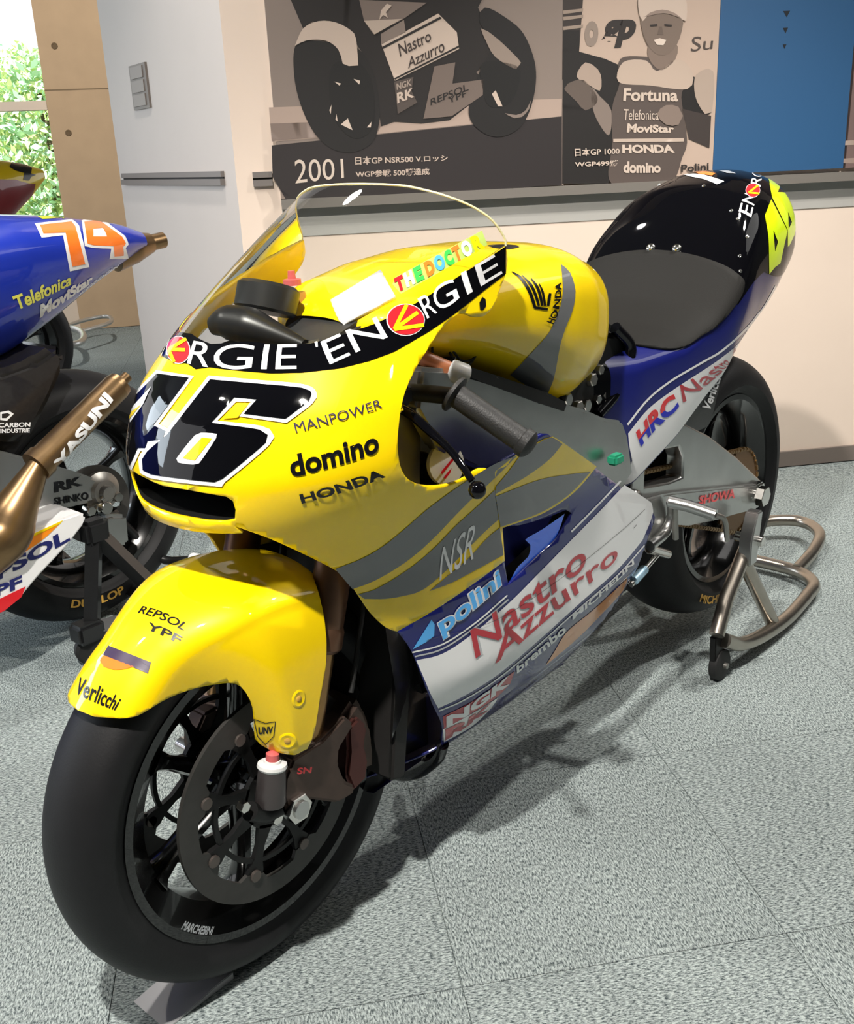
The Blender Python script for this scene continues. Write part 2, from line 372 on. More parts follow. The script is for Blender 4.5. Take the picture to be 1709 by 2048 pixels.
# floor: grey-green carpet
def carpet():
    m = bpy.data.materials.new('grey_carpet'); m.use_nodes = True; nt = m.node_tree; b = nt.nodes['Principled BSDF']; b.inputs['Roughness'].default_value = .95; b.inputs['Specular IOR Level'].default_value = .1
    tc = nt.nodes.new('ShaderNodeTexCoord'); L = nt.links.new
    mp = nt.nodes.new('ShaderNodeMapping'); mp.inputs['Scale'].default_value = (1, .32, 1); L(tc.outputs['Object'], mp.inputs['Vector'])
    n = nt.nodes.new('ShaderNodeTexNoise'); n.inputs['Scale'].default_value = 380; n.inputs['Detail'].default_value = 5; n.inputs['Roughness'].default_value = .8; L(mp.outputs[0], n.inputs['Vector'])
    cr = nt.nodes.new('ShaderNodeValToRGB'); e = cr.color_ramp.elements; e[0].position = .40; e[0].color = (.035, .05, .055, 1); e[1].position = .60; e[1].color = (.47, .53, .52, 1); L(n.outputs['Fac'], cr.inputs[0])
    n2 = nt.nodes.new('ShaderNodeTexNoise'); n2.inputs['Scale'].default_value = 3.2; n2.inputs['Detail'].default_value = 6; L(tc.outputs['Object'], n2.inputs['Vector'])
    mr = nt.nodes.new('ShaderNodeMapRange'); mr.inputs[3].default_value = .8; mr.inputs[4].default_value = 1.2; L(n2.outputs['Fac'], mr.inputs[0])
    v = nt.nodes.new('ShaderNodeVectorMath'); v.operation = 'SCALE'; L(cr.outputs[0], v.inputs[0]); L(mr.outputs[0], v.inputs['Scale']); L(v.outputs[0], b.inputs['Base Color'])
    bp = nt.nodes.new('ShaderNodeBump'); bp.inputs['Strength'].default_value = .5; bp.inputs['Distance'].default_value = .004; L(n.outputs['Fac'], bp.inputs['Height']); L(bp.outputs[0], b.inputs['Normal']); return m
CARPET = carpet()
FL = struct(mk('floor', [(-4.5, -4.5, -.004), (6, -4.5, -.004), (8.5, 9.5, -.004), (-4.5, 9.5, -.004)], [[0, 1, 2, 3]], CARPET, smooth=False))
# carpet tiles laid quarter-turned, square to the picture wall
TS = .5; TA = math.atan2(wd_[1], wd_[0]); tu = np.array([math.cos(TA), math.sin(TA)]); tv = np.array([-tu[1], tu[0]]); T0 = np.array([.1217, -.3069])
tp_ = None; cand = []
for i in range(-12, 16):
    for j in range(-8, 20):
        c = T0+tu*(i+.5)*TS+tv*(j+.5)*TS; P3 = np.array([[*(c+tu*a*TS/2+tv*b*TS/2), 0.] for a in (-1, 0, 1) for b in (-1, 0, 1)])
        if np.linalg.norm(c-CAM[:2]) > 7.5 or c@np.array([.632, .775]) > 1.99+.02 and c@np.array([.775, -.632]) > -.1: continue
        uv, z = proj(P3)
        if (z > .15).any() and ((uv[:, 0] > -250) & (uv[:, 0] < IW+250) & (uv[:, 1] > 500) & (uv[:, 1] < IH+350) & (z > .15)).any(): cand.append((np.linalg.norm(c-CAM[:2]), i, j, c))
cand.sort(key=lambda q: q[0])
for d_, i, j, c in cand[:290]:
    if tp_ is None:
        bm = bmesh.new(); bmesh.ops.create_cube(bm, size=1); bmesh.ops.scale(bm, vec=(TS-.0012, TS-.0012, .0038), verts=bm.verts); bmesh.ops.translate(bm, vec=(0, 0, -.0019), verts=bm.verts)
        bmesh.ops.delete(bm, geom=[f for f in bm.faces if f.normal.z < -.5], context='FACES'); me = bpy.data.meshes.new('carpet_tile'); bm.to_mesh(me); bm.free(); me.materials.append(CARPET); tp_ = me
    o = bpy.data.objects.new('carpet_tile', tp_); COL.objects.link(o); o.parent = FL; o.location = (c[0], c[1], 0); o.rotation_euler = (0, 0, TA+(PI/2 if (i+j) % 2 else 0))
WALLM = mat('warm_white_wall', '#dccabb', .85, noise=.03, nscale=6); GREYB = mat('light_grey_band', '#a9a7a2', .7); LEDGE = mat('dark_grey_ledge', '#6f6a64', .6); BASEM = mat('grey_skirting', '#746a63', .6)
PANM = mat('pale_grey_panel', '#b9b0aa', .7, noise=.03, nscale=5); CONC = mat('beige_concrete', '#b89c7c', .85, noise=.1, nscale=7, bump=.1, bscale=60); RAILM = mat('grey_rail_metal', '#77716e', .45, .3)
b = MB(); wallbox(b, .07, 3.6, 0, .905, -.12, 0); wallbox(b, .07, 3.6, 1.015, 2.9, -.12, 0); struct(b.build('wall_back', WALLM, smooth=False))
b = MB(); wallbox(b, .2, 3.6, .905, .995, -.12, .004); struct(b.build('trim_1', GREYB, smooth=False))
b = MB(); wallbox(b, .07, .2, .905, 1.015, -.12, 0); struct(b.build('wall_back_strip', WALLM, smooth=False))
b = MB(); wallbox(b, .2, 3.6, .990, 1.018, -.12, .05); struct(b.build('trim_2', LEDGE, smooth=False))
b = MB(); wallbox(b, .07, 3.6, 0, .056, 0, .012); struct(b.build('baseboard_back', BASEM, smooth=False))
# pier with a pale panel face, beside the picture wall
C0 = WP(.07, 0.)*1.0; C0 = np.array(C0).reshape(3)
Lp = ad(240, 350, 4.05); C1 = np.array([Lp[0], Lp[1], 0])
pd = (C1-C0)/np.linalg.norm(C1-C0); pn = np.array([pd[1], -pd[0], 0]); pn = pn if pn@(CAM-C0) > 0 else -pn; PL = np.linalg.norm(C1-C0)
C1t = ad(193, 10, 4.0)
def PP(a, b): a = np.asarray(a, float)[..., None]; b = np.asarray(b, float)[..., None]; return C0+pd*a+np.array([0, 0, 1.])*b
PIER = Surf(PP, (-.5, PL+1), (0, 2.9), 50, 50, (9, 9), inner=lambda p: p-pn)
def slab(mb, O, dr, n, a0, a1, z0, z1, d0, d1):
    P = [O+dr*a+np.array([0, 0, z])+n*d for d in (d0, d1) for z in (z0, z1) for a in (a0, a1)]
    return mb.add(P, [[0, 1, 3, 2], [4, 6, 7, 5], [0, 4, 5, 1], [2, 3, 7, 6], [0, 2, 6, 4], [1, 5, 7, 3]])
struct(slab(MB(), C0, pd, pn, 0, PL, 0, 2.9, -.35, 0).build('wall_pier', PANM, smooth=False))
def rail_thing(S, O, dr, n, quad, label):
    q = S.hits(quad); a0, a1 = q[:, 0].min(), q[:, 0].max(); z = q[:, 1].mean(); h = .021
    t = thing('wall_rail', label, 'rail', tuple(O+dr*(a0+a1)/2+np.array([0, 0, z])+n*.0))
    M = t.matrix_basis.inverted()
    def loc(o): o.data.transform(Matrix.Translation(-Vector(t.location))); return o
    loc(slab(MB(), O, dr, n, a0, a1, z+.004, z+h, .0, .012).build('upper_lip', RAILM, t, smooth=False))
    loc(slab(MB(), O, dr, n, a0, a1, z-h, z-.002, .0, .016).build('lower_lip', RAILM, t, smooth=False))
    loc(slab(MB(), O, dr, n, a0, a1, z-.002, z+.004, .0, .004).build('groove', DRK, t, smooth=False))
rail_thing(PIER, C0, pd, pn, [(249, 355), (450, 360)], 'grey metal picture rail on the pale pier left of the windscreen')
rail_thing(WALL, WO, wd_, wn, [(506, 358), (545, 358)], 'short grey metal rail stub on the cream wall beside the large photo board')
# switch plate
q = PIER.hits([(260, 129), (294, 128), (304, 217), (273, 219)]); a0, a1 = (q[0, 0]+q[3, 0])/2, (q[1, 0]+q[2, 0])/2; z0, z1 = (q[2, 1]+q[3, 1])/2, (q[0, 1]+q[1, 1])/2
t = thing('switch_plate', 'dark grey wall switch plate with three stacked modules', 'switch', tuple(C0+pd*(a0+a1)/2+np.array([0, 0, z0])))
def tl(o): o.data.transform(Matrix.Translation(-Vector(t.location))); return o
lo, hi = min(a0, a1), max(a0, a1); SWM = mat('switch_grey', '#6d655f', .5)
tl(slab(MB(), C0, pd, pn, lo, hi, z0, z1, 0, .008).build('plate', SWM, t, smooth=False))
w_ = hi-lo
for k in range(3): tl(slab(MB(), C0, pd, pn, lo+w_*.15, hi-w_*.12, z0+(z1-z0)*(.07+.31*k), z0+(z1-z0)*(.33+.31*k), .008, .012).build('switch_module', mat('switch_module_grey', '#7a726c', .45), t, smooth=False))
# beige concrete pier and window beyond
VF = np.array([math.cos(YAW+.2), math.sin(YAW+.2), 0]); VR = np.array([VF[1], -VF[0], 0])
BO = atz(262, 652, 0.0)
def BP(a, b): a = np.asarray(a, float)[..., None]; b = np.asarray(b, float)[..., None]; return BO+VR*a+np.array([0, 0, 1.])*b
BACK = Surf(BP, (-4, 3), (0, 5), 60, 60, (9, 9), inner=lambda p: p+VF)
bx = BACK.hits([(135, 430), (74, 0), (100, 207), (115, 520)]); aw = bx[:, 0].mean(); aw0, aw1 = bx[0], bx[1]
struct(slab(MB(), BO, VR, -VF, aw, 2.2, 0, 4.2, -.4, 0).build('wall_concrete', CONC, smooth=False))
for (u, v) in [(109, 92), (137, 266)]:
    q = BACK.hits([(u, v)])[0]; c = BP(q[0], q[1]).reshape(3)-VF*.002
    tag(MB().lathe([(.0, .001), (.012, .002), (.014, .004), (.02, .003), (.022, 0)], c, -VF, 16).build('tie_hole', mat('dark_beige_hole', '#6b573f', .9)), 'small round tie hole in the beige concrete pier, '+('upper' if v < 150 else 'lower')+' one', 'tie hole')
q = BACK.hits([(180, 178)])[0]; struct(slab(MB(), BO, VR, -VF, aw, 2.2, q[1]-.004, q[1]+.004, 0, .002).build('trim_3', mat('joint_brown', '#7c684f', .9), smooth=False))
qm = BACK.hits([(50, 210)])[0][1]; FRM = mat('window_frame_cream', '#d9c7b4', .6)
w1 = slab(MB(), BO, VR, -VF, -4, aw, .0, .35, -.25, -.05).build('window_1', FRM, smooth=False); struct(w1)
slab(MB(), BO, VR, -VF, -4, aw, qm-.03, qm+.03, -.2, -.1).build('window_rail', FRM, w1, smooth=False)
slab(MB(), BO, VR, -VF, -4, aw, 3.9, 4.2, -.25, -.05).build('window_head', FRM, w1, smooth=False)
slab(MB(), BO, VR, -VF, -4, aw, .35, 3.9, -.152, -.148).build('pane', PANE, w1, smooth=False)
# ceiling
struct(mk('ceiling', [(-4.5, -4.5, 2.95), (6, -4.5, 2.95), (8.5, 9.0, 2.95), (-4.5, 9.0, 2.95)], [[0, 3, 2, 1]], mat('ceiling_grey', (.16, .155, .15), .9), smooth=False))
RW_ = mat('room_wall', (.22, .215, .21), .85)
struct(MB().box((.75, -4.55, 1.475), (10.6, .1, 3.2)).build('wall_front', RW_, smooth=False)); struct(MB().box((-4.55, -1.0, 1.475), (.1, 7.0, 3.2)).build('wall_left', RW_, smooth=False)); struct(MB().box((6.05, -2.2, 1.475), (.1, 4.6, 3.2)).build('wall_right', RW_, smooth=False))
# trees outside
def tree(base, h, w, cols, n, label):
    t = thing('tree', label, 'tree', tuple(base)); MB().tube([(0, 0, 0), (.05, 0, h*.4), (0, .05, h*.8)], [.12, .08, .03], 8).build('trunk', mat('bark', '#6b5a48', .9), t)
    for ci, c in enumerate(cols):
        vs = []; fs = []
        for k in range(n):
            th = random.uniform(0, 2*PI); ph = math.acos(random.uniform(-1, 1)); rr = random.uniform(.35, 1)**.5
            bx_ = math.sin(3*th+ci)*.15+1; p = np.array([math.cos(th)*math.sin(ph)*w*rr*bx_, math.sin(th)*math.sin(ph)*w*rr*bx_, h*.55+math.cos(ph)*h*.48*rr])
            e = np.random.randn(3); e /= np.linalg.norm(e); f = np.cross(e, np.random.randn(3)); f /= np.linalg.norm(f); s = random.uniform(.03, .08)
            i = len(vs); vs += [p-e*s, p+f*s*.5, p+e*s, p-f*s*.5]; fs.append([i, i+1, i+2, i+3])
        o = mk('foliage', vs, fs, mat('leaf_%d' % cols.index(c)+str(c[0]), c, .6), t, smooth=False); o['kind'] = 'stuff'
np.random.seed(3)
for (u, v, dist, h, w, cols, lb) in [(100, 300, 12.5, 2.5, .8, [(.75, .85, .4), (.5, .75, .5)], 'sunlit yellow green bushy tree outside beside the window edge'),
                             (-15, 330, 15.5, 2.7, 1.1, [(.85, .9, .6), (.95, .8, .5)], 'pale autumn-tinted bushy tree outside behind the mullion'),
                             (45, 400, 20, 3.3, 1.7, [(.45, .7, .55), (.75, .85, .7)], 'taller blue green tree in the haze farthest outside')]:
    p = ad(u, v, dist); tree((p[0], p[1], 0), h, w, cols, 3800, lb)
struct(mk('ground_outside', [tuple(BO-VF*-.6+VR*a+VF*c+np.array([0, 0, -.02])) for a, c in ((-14, 0), (6, 0), (6, 30), (-14, 30))], [[0, 1, 2, 3]], mat('lawn', (.3, .42, .18), .9), smooth=False))
# ================================================================== YELLOW BIKE: SURFACES (bike frame: front contact at origin, x rearwards, left side at -y)
FT = [(1.14, .375, .20, .19, 0), (1.09, .283, .21, .197, 0), (1.03, .187, .22, .203, 0), (.97, .10, .22, .207, 0), (.916, .034, .22, .222, .0), (.85, -.03, .22, .238, .005), (.80, -.05, .22, .245, .008),
      (.765, -.062, .22, .243, .012), (.72, -.066, .24, .226, .018), (.66, -.05, .26, .195, .03), (.60, -.02, .26, .168, .042), (.50, .03, .25, .165, .045), (.40, .08, .22, .175, .035),
      (.30, .12, .2, .155, .02), (.24, .14, .2, .12, .015), (.19, .16, .2, .06, .005), (.16, .18, .2, .02, 0)]
_z, (_x0, _A, _W, _G) = smooth_table(FT, 600, 16)
def fair_x(t, z): 
    x0 = np.interp(z, _z, _x0); A = np.interp(z, _z, _A); t = np.abs(t); return np.where(t <= 1, x0+A*(1-np.cos(np.minimum(t, 1)*PI/2)), x0+A+(t-1)*A*PI/2)
def FP(a, b):
    t = np.abs(a); z = b; x = fair_x(t, z); s = np.sin(np.minimum(t, 1)*PI/2)
    g = np.clip((x+.02)/.42, 0, 1); g = g*g*(3-2*g); back = np.clip((x-.45)/.45, 0, 1)
    y = -np.sign(a)*s*(np.interp(z, _z, _W)+np.interp(z, _z, _G)*g-.035*back**2)
    return np.stack([x, y, z], -1)
FAIR = Surf(FP, (-2.2, 4.2), (.165, 1.135), 170, 130, (.06, .012), inner=lambda p: np.stack([np.maximum(p[:, 0], .35), 0*p[:, 0], 0*p[:, 0]+.62], -1))
def ft(x, z):
    x0 = np.interp(z, _z, _x0); A = np.interp(z, _z, _A); d = x-x0
    return math.acos(max(-1, 1-d/A))/(PI/2) if d < A else 1+(d-A)/(A*PI/2)
def R(x, z, s=1): return ('r', s*ft(x, z), z)
# generic body along x
def body(rows, pt=2.3, pb=2.3, n=300, w=10):
    X, (T, E, B, W) = smooth_table(rows, n, w)
    def P(a, b):
        i = lambda c: np.interp(b, X, c)
        ph = a*PI; c = np.cos(ph); s_ = np.sin(ph)
        y = -i(W)*np.where(c > 0, sp(s_, 2/pt), sp(s_, 2/pb)); z = i(E)+np.where(c > 0, (i(T)-i(E))*sp(np.maximum(c, 0), 2/pt), (i(E)-i(B))*sp(np.minimum(c, 0), 2/pb))
        return np.stack([b, y, z], -1)
    return P
def grid_mesh(S, a0, a1, b0, b1, na, nb):
    A, B = np.meshgrid(np.linspace(a0, a1, na), np.linspace(b0, b1, nb), indexing='ij'); V = S.P(A.ravel(), B.ravel())
    F = [[i*nb+j, (i+1)*nb+j, (i+1)*nb+j+1, i*nb+j+1] for i in range(na-1) for j in range(nb-1)]; return V, F
TKR = [(.215, .925, .905, .885, .06), (.24, .945, .905, .87, .11), (.30, .968, .91, .86, .155), (.40, .985, .915, .83, .178), (.50, .995, .91, .79, .186), (.60, .995, .90, .725, .188), (.66, .99, .89, .71, .182), (.72, .97, .87, .73, .168), (.77, .925, .85, .77, .135), (.80, .86, .84, .81, .07)]
TANK = Surf(body(TKR, 2.8, 2.6), (-1, 1), (.217, .80), 90, 90, (.04, .015), inner=lambda p: np.stack([np.clip(p[:, 0], .35, .65), 0*p[:, 0], 0*p[:, 0]+.87], -1))
TLR = [(.73, .80, .745, .52, .11), (.80, .80, .745, .54, .14), (.85, .80, .745, .53, .155), (1.0, .805, .755, .595, .17), (1.10, .835, .79, .655, .178), (1.16, .90, .83, .69, .188), (1.22, .985, .88, .745, .19), (1.29, 1.045, .91, .77, .182), (1.38, 1.072, .915, .80, .172), (1.46, 1.074, .915, .83, .16), (1.55, 1.062, .915, .86, .138), (1.63, 1.03, .915, .88, .105), (1.69, .985, .915, .90, .065), (1.72, .95, .925, .915, .03)]
_X, (_T, _E, _B, _Wd) = smooth_table(TLR, 300, 10)
def TLP(a, b):
    i = lambda c: np.interp(b, _X, c); s_ = np.abs(a); ph = np.minimum(s_, .5)*PI; t = np.clip((s_-.5)/.5, 0, 1)
    return np.stack([b, -np.sign(a)*i(_Wd)*sp(np.sin(ph), 2/2.35)*(1-.10*t*t), i(_E)+(i(_T)-i(_E))*sp(np.cos(ph), 2/2.35)-(i(_E)-i(_B))*t], -1)
TAIL = Surf(TLP, (-1, 1), (.73, 1.72), 90, 120, (.03, .015), inner=lambda p: np.stack([np.clip(p[:, 0], .9, 1.5), 0*p[:, 0], 0*p[:, 0]+.8], -1))
AXZ = .2957
def FNP(a, b):  # a = side (-1..1, near positive), b = angle forward of vertical (deg)
    s = np.abs(a); al = np.radians(b); k = np.clip((32-b)/30, 0, 1); k = k*k*(3-2*k); Wd = .072+.042*k; R0 = .318+.012*k-.012*np.clip((b-25)/30, 0, 1); h = .045
    q = np.minimum(s/.45, 1); y = Wd*np.sin(q*PI/2); r = R0-h*(1-np.cos(q*PI/2)); e = np.maximum(s-.45, 0); r = r-e*h*PI/2/.45-.45*e**2; y = y+.03*k*np.sin(np.clip(e/.55, 0, 1)*PI/2)
    return np.stack([-r*np.sin(al), -np.sign(a)*y, AXZ+r*np.cos(al)], -1)
FEND = Surf(FNP, (-1, 1), (-45, 66), 120, 120, (.03, 1.6), inner=lambda p: np.stack([0*p[:, 0], 0*p[:, 0], 0*p[:, 0]+AXZ], -1))

bike = thing('racing_motorcycle', 'yellow racing motorcycle with large black 46 on its nose, clear windscreen and white lower fairing', 'motorcycle')
c1 = K(200, 340, .3862); c2 = K(760, 340, .3516); c3 = K(1150, 330, .3271); c4 = K(80, 1080, .4727); c5 = K(620, 860, .41545); c6 = K(1150, 800, .3271); c7 = K(0, 0, .3418); c8 = K(0, 650, .3419)
# ---- upper fairing
up_bot = [(470, 1052), (560, 1086), (680, 1146), (712, 1185), (740, 1225), (772, 1255), (795, 1263, 'c'), (860, 1226), (930, 1180), (1010, 1122, 'c'), (1004, 1030), (996, 945, 'c')]
cut = [(962, 938), (920, 962), (870, 973), (828, 966), (803, 938), (796, 880), (806, 800), (828, 745), (858, 695), (886, 655), (920, 626), (945, 632), (968, 632), (988, 612), (1000, 580), (1012, 548), (1016, 520), (1012, 492, 'c')]
band_top = [(1012, 492, 'c'), (940, 538), (860, 590), (800, 625), (750, 648), (680, 672), (620, 688), (560, 690), (500, 683), (440, 674)]
band_bot = [(1012, 548, 'c'), (930, 612), (860, 662), (790, 703), (740, 722), (680, 737), (600, 746), (540, 747), (480, 742), (420, 735)]
def near_line(S, pts):
    q = S.hits([p[:2] for p in pts]); return q
bt = near_line(FAIR, band_top); bb = near_line(FAIR, band_bot)
bt = bt[bt[:, 0] > .03]; bb = bb[bb[:, 0] > .03]
ztop, zbot = bt[-1, 1]-.006, bb[-1, 1]-.004
shell = shape(FAIR, [('r', .33, .703)]+[(p) for p in up_bot]+cut, open_=True)
shell = np.concatenate([[(0, .700), (.18, .7)], shell, bt[1:], [(0, ztop)]])
mouth = FAIR.hits(c1([(700, 1810), (703, 1760), (690, 1715), (655, 1692), (600, 1682), (450, 1655), (330, 1628)])); mouth = mouth[mouth[:, 0] > .05]
mlow = FAIR.hits(c1([(330, 1765), (450, 1800), (560, 1818), (650, 1822)])); mlow = mlow[mlow[:, 0] > .02]
mz1 = mouth[-1, 1]-.002; mz0 = mlow[0, 1] if len(mlow) else .72
mhalf = np.concatenate([[(0, mz0)], mlow, mouth, [(0, mz1)]])
print('MOUTH', mhalf.round(3).tolist()); print('BAND', bt.round(3).tolist(), bb.round(3).tolist())
mh = np.concatenate([mhalf, (mhalf*[-1, 1])[::-1][1:-1]]); full = np.concatenate([shell, (shell*[-1, 1])[::-1][1:-1]])
uf = decal(FAIR, full, YEL, bike, 0, 'upper_fairing', holes=[mh], raw=True, thick=.004)
# mouth duct
din = [(FAIR.off(np.array([a]), np.array([b_]), -.001)[0]) for a, b_ in mh]; dn = [p+np.array([.10, 0, 0])*1.0 for p in din]; dn = [np.array([p[0]*.3+.05, p[1]*.75, .74+(p[2]-.74)*.8]) for p in dn]
n_ = len(din); lab(mk('intake_duct', din+dn, [[i, (i+1) % n_, n_+(i+1) % n_, n_+i] for i in range(n_)]+[[n_+i for i in range(n_)]], DRK, uf), 'black central air intake duct')
band = np.concatenate([bb[::-1], bt[:]]) 
band = np.concatenate([[(0, zbot)], bb[::-1], bt, [(0, ztop)]]); bandf = np.concatenate([band, (band*[-1, 1])[::-1][1:-1]])
decal(FAIR, bandf, BLK, uf, 1, 'black_band', raw=True)
# ---- windscreen
edge = np.array([(ft(x, z), z) for x, z in [(.388, 1.022), (.374, 1.045), (.356, 1.064), (.338, 1.078), (.324, 1.088), (.312, 1.0955)]])
apex = 1.0985
scr = np.concatenate([[(0, ztop)], bt[::-1], edge, [(0, apex)]])
scrf = np.concatenate([scr, (scr*[-1, 1])[::-1][1:-1]])
ws = decal(FAIR, scrf, GLASS, bike, -1, 'windscreen', raw=True); lab(ws, 'clear bubble windscreen')
# rim bead of the screen
eb = np.concatenate([[bt[0]], edge, [(0, apex)]]); eb = np.concatenate([eb, (eb*[-1, 1])[::-1][1:]])
MB().tube(FAIR.P(eb[:, 0], eb[:, 1]), .0016, 6, 3).build('screen_edge', mat('yellowed_edge', (.75, .7, .4), .3), ws)
# ---- lower fairing
lf_front = [(795, 1263, 'c'), (822, 1300), (845, 1355), (866, 1410), (884, 1450), (886, 1490)]
lowp = shape(FAIR, [(1000, 925, 'c'), (1036, 904, 'c'), (1084, 868), (1108, 875, 'c'), (1190, 935, 'c'), (1300, 1018, 'c'), (1311, 1035), (1300, 1068), (1287, 1105), (1278, 1130, 'c'), R(.76, .33), R(.62, .24), R(.5, .19), R(.3, .19), R(.2, .20)]+[(884, 1492, 'c'), (884, 1450), (866, 1410), (845, 1355), (822, 1300), (795, 1263, 'c'), (860, 1226), (930, 1180), (1010, 1122, 'c'), (1004, 1030, 'c')])
duct = shape(FAIR, c5([(928, 472), (1010, 458), (1130, 425), (1235, 385, 'c'), (1262, 400, 'c'), (1190, 520), (1100, 605), (1010, 690), (955, 745, 'c'), (938, 640), (930, 540)]))
lf = decal(FAIR, lowp, NAVY, bike, 0, 'lower_fairing', holes=[duct], raw=True, thick=.004)
lfr = decal(FAIR, lowp*[-1, 1], NAVY, bike, 0, 'lower_fairing', raw=True, thick=.004)
# ---- fuel tank, tail, fender shells
V, F = grid_mesh(TANK, -1, 1, .217, .80, 160, 100); tk = mk('fuel_tank', V, F, YEL, bike); orient(tk, TANK)
V, F = grid_mesh(TAIL, -1, 1, .735, 1.72, 120, 90); tl_ = mk('seat_cowl', V, F, NAVY, bike); orient(tl_, TAIL)
fo = shape(FEND, [(240, 1437, 'c'), (275, 1432), (330, 1400), (380, 1380), (430, 1369), (470, 1367), (492, 1385), (505, 1415), (508, 1455), (510, 1478), (540, 1500), (590, 1510), (615, 1498), (630, 1460), (640, 1400), (652, 1330), (652, 1260), (640, 1195), (622, 1140, 'c')], open_=True, dens=14)
fo = fo[:-1] if len(fo) > 40 else fo; print('FEND', fo.round(2).tolist())
tip = 45
fh = np.concatenate([[(0, 46.5), (.12, 46)], fo, [(.3, fo[-1, 1]-1), (0, fo[-1, 1]-1)]]); ff_ = np.concatenate([fh, (fh*[-1, 1])[::-1][1:-1]])
fen = decal(FEND, ff_, YEL, bike, 0, 'front_fender', raw=True, thick=.003)
# ================================================================== WHEELS
def tube_text(*a): pass
def wheel(parent, name, cx, cz, RO, W, rr=.2175, nsp=5, ph=.3, hubw=.05, near=-1):
    c = (cx, 0, cz); hw = W/2; bw = min(hw*.78, .08)
    o = MB()
    prof = [(rr-.006, -bw-.004), (rr+.006, -bw-.004), (rr+.006, -bw+.004), (rr-.006, -bw+.006), (rr-.02, -bw+.014), (rr-.035, -bw*.5), (rr-.04, 0), (rr-.035, bw*.5), (rr-.02, bw-.014), (rr-.006, bw-.006), (rr+.006, bw-.004), (rr+.006, bw+.004), (rr-.006, bw+.004), (rr-.024, bw-.012), (rr-.042, bw*.45), (rr-.047, 0), (rr-.042, -bw*.45), (rr-.024, -bw+.012)]
    o.lathe(prof, c, seg=96, closed=True)
    o.lathe([(.018, -hubw), (.034, -hubw), (.036, -hubw+.006), (.03, -.02), (.03, .02), (.036, hubw-.006), (.034, hubw), (.018, hubw)], c, seg=32, closed=True)
    rim = o.build(name, RIM, parent)
    tp = [(rr+.001, -bw), (rr+.012, -bw-.004), (rr+.02, -hw*.93)]
    n = 22
    for i in range(n+1):
        p = -1+2*i/n; y = hw*math.sin(p*PI/2); h = (RO-(rr+.028))
        tp.append((rr+.028+h*math.cos(p*PI/2)**.82, y))
    tp += [(rr+.02, hw*.93), (rr+.012, bw+.004), (rr+.001, bw)]
    MB().lathe(tp, c, seg=128).build('tyre', RUB, rim)
    for k in range(nsp):
        a = ph+2*PI*k/nsp; d = np.array([math.cos(a), 0, math.sin(a)]); e = np.array([-math.sin(a), 0, math.cos(a)])
        b = MB(); P0 = np.array(c)
        for s in (1,):
            sec = []
            for (r, w, t) in ((.028, .017, .024), (.07, .012, .018), (rr-.075, .010, .017), (rr-.05, .016, .022), (rr-.038, .026, .03)):
                sec.append([P0+d*r+e*w*cx_+np.array([0, t*cy_, 0]) for cx_, cy_ in ((-1, -.5), (-.5, -1), (.5, -1), (1, -.5), (1, .5), (.5, 1), (-.5, 1), (-1, .5))])
            vs = [p for q in sec for p in q]; fs = [[i*8+j, i*8+(j+1) % 8, (i+1)*8+(j+1) % 8, (i+1)*8+j] for i in range(4) for j in range(8)]
            b.add(vs, fs)
        b.build('spoke', RIM, rim)
    return rim
def disc(parent, cx, cz, y, RO, RI, m=CARB, n=8, out=-1, name='brake_disc', carr=DRK):
    c = (cx, y, cz); o = MB(); seg = 96; vs = []; fs = []
    for k in range(seg):
        q = 2*PI*k/seg; lob = .5+.5*math.cos(n*q); ri = RI+.010*(lob > .35)*1.0 if True else RI
        for (r, h) in ((ri, -.003), (RO, -.003), (RO, .003), (ri, .003)): vs.append((cx+r*math.cos(q), y+h, cz+r*math.sin(q)))
    for k in range(seg):
        for i in range(4): j = (i+1) % 4; k2 = (k+1) % seg; fs.append([k*4+i, k*4+j, k2*4+j, k2*4+i])
    d = MB().add(vs, fs).build(name, m, parent)
    b = MB(); b.lathe([(.030, -.004), (.05, -.004), (.05, .004), (.030, .004)], (cx, y-out*.002, cz), seg=32, closed=True)
    for k in range(n):
        a = 2*PI*k/n+PI/n; dd = np.array([math.cos(a), 0, math.sin(a)]); e = np.array([-math.sin(a), 0, math.cos(a)]); c0 = np.array([cx, y-out*.002, cz])
        P = []
        for (r, w) in ((.045, .012), (.075, .006), (RI-.022, .008), (RI-.006, .014), (RI+.004, .014)):
            P.append([c0+dd*r-e*w+np.array([0, .004, 0]), c0+dd*r+e*w+np.array([0, .004, 0]), c0+dd*r+e*w-np.array([0, .004, 0]), c0+dd*r-e*w-np.array([0, .004, 0])])
        vs = [p for q in P for p in q]; fs = [[i*4+j, i*4+(j+1) % 4, (i+1)*4+(j+1) % 4, (i+1)*4+j] for i in range(4) for j in range(4)]+[[0, 1, 2, 3], [19, 18, 17, 16]]; b.add(vs, fs)
        A2 = a+PI/n
    # ring joining the carrier arms
    b.lathe([(RI-.024, -.003), (RI-.017, -.003), (RI-.017, .003), (RI-.024, .003)], (cx, y-out*.002, cz), seg=64, closed=True)
    b.build('disc_carrier', carr, d)
    for k in range(n):
        a = 2*PI*k/n+PI/n; p = np.array([cx+(RI+.001)*math.cos(a), y, cz+(RI+.001)*math.sin(a)])
        MB().cyl(p+[0, .006, 0], p+[0, -.006, 0], .009, 12).build('disc_bobbin', mat('bobbin_metal', (.12, .1, .09), .4, .6), d)
    return d
FWH = wheel(bike, 'front_wheel', 0, AXZ, .293, .124, nsp=6, ph=math.radians(24), hubw=.055)
disc(FWH, 0, AXZ, -.072, .158, .118); disc(FWH, 0, AXZ, .072, .158, .118, out=1)
RWC = (1.403, .3622)
RWH = wheel(bike, 'rear_wheel', RWC[0], RWC[1], .3133, .19, nsp=6, ph=math.radians(10), hubw=.09)
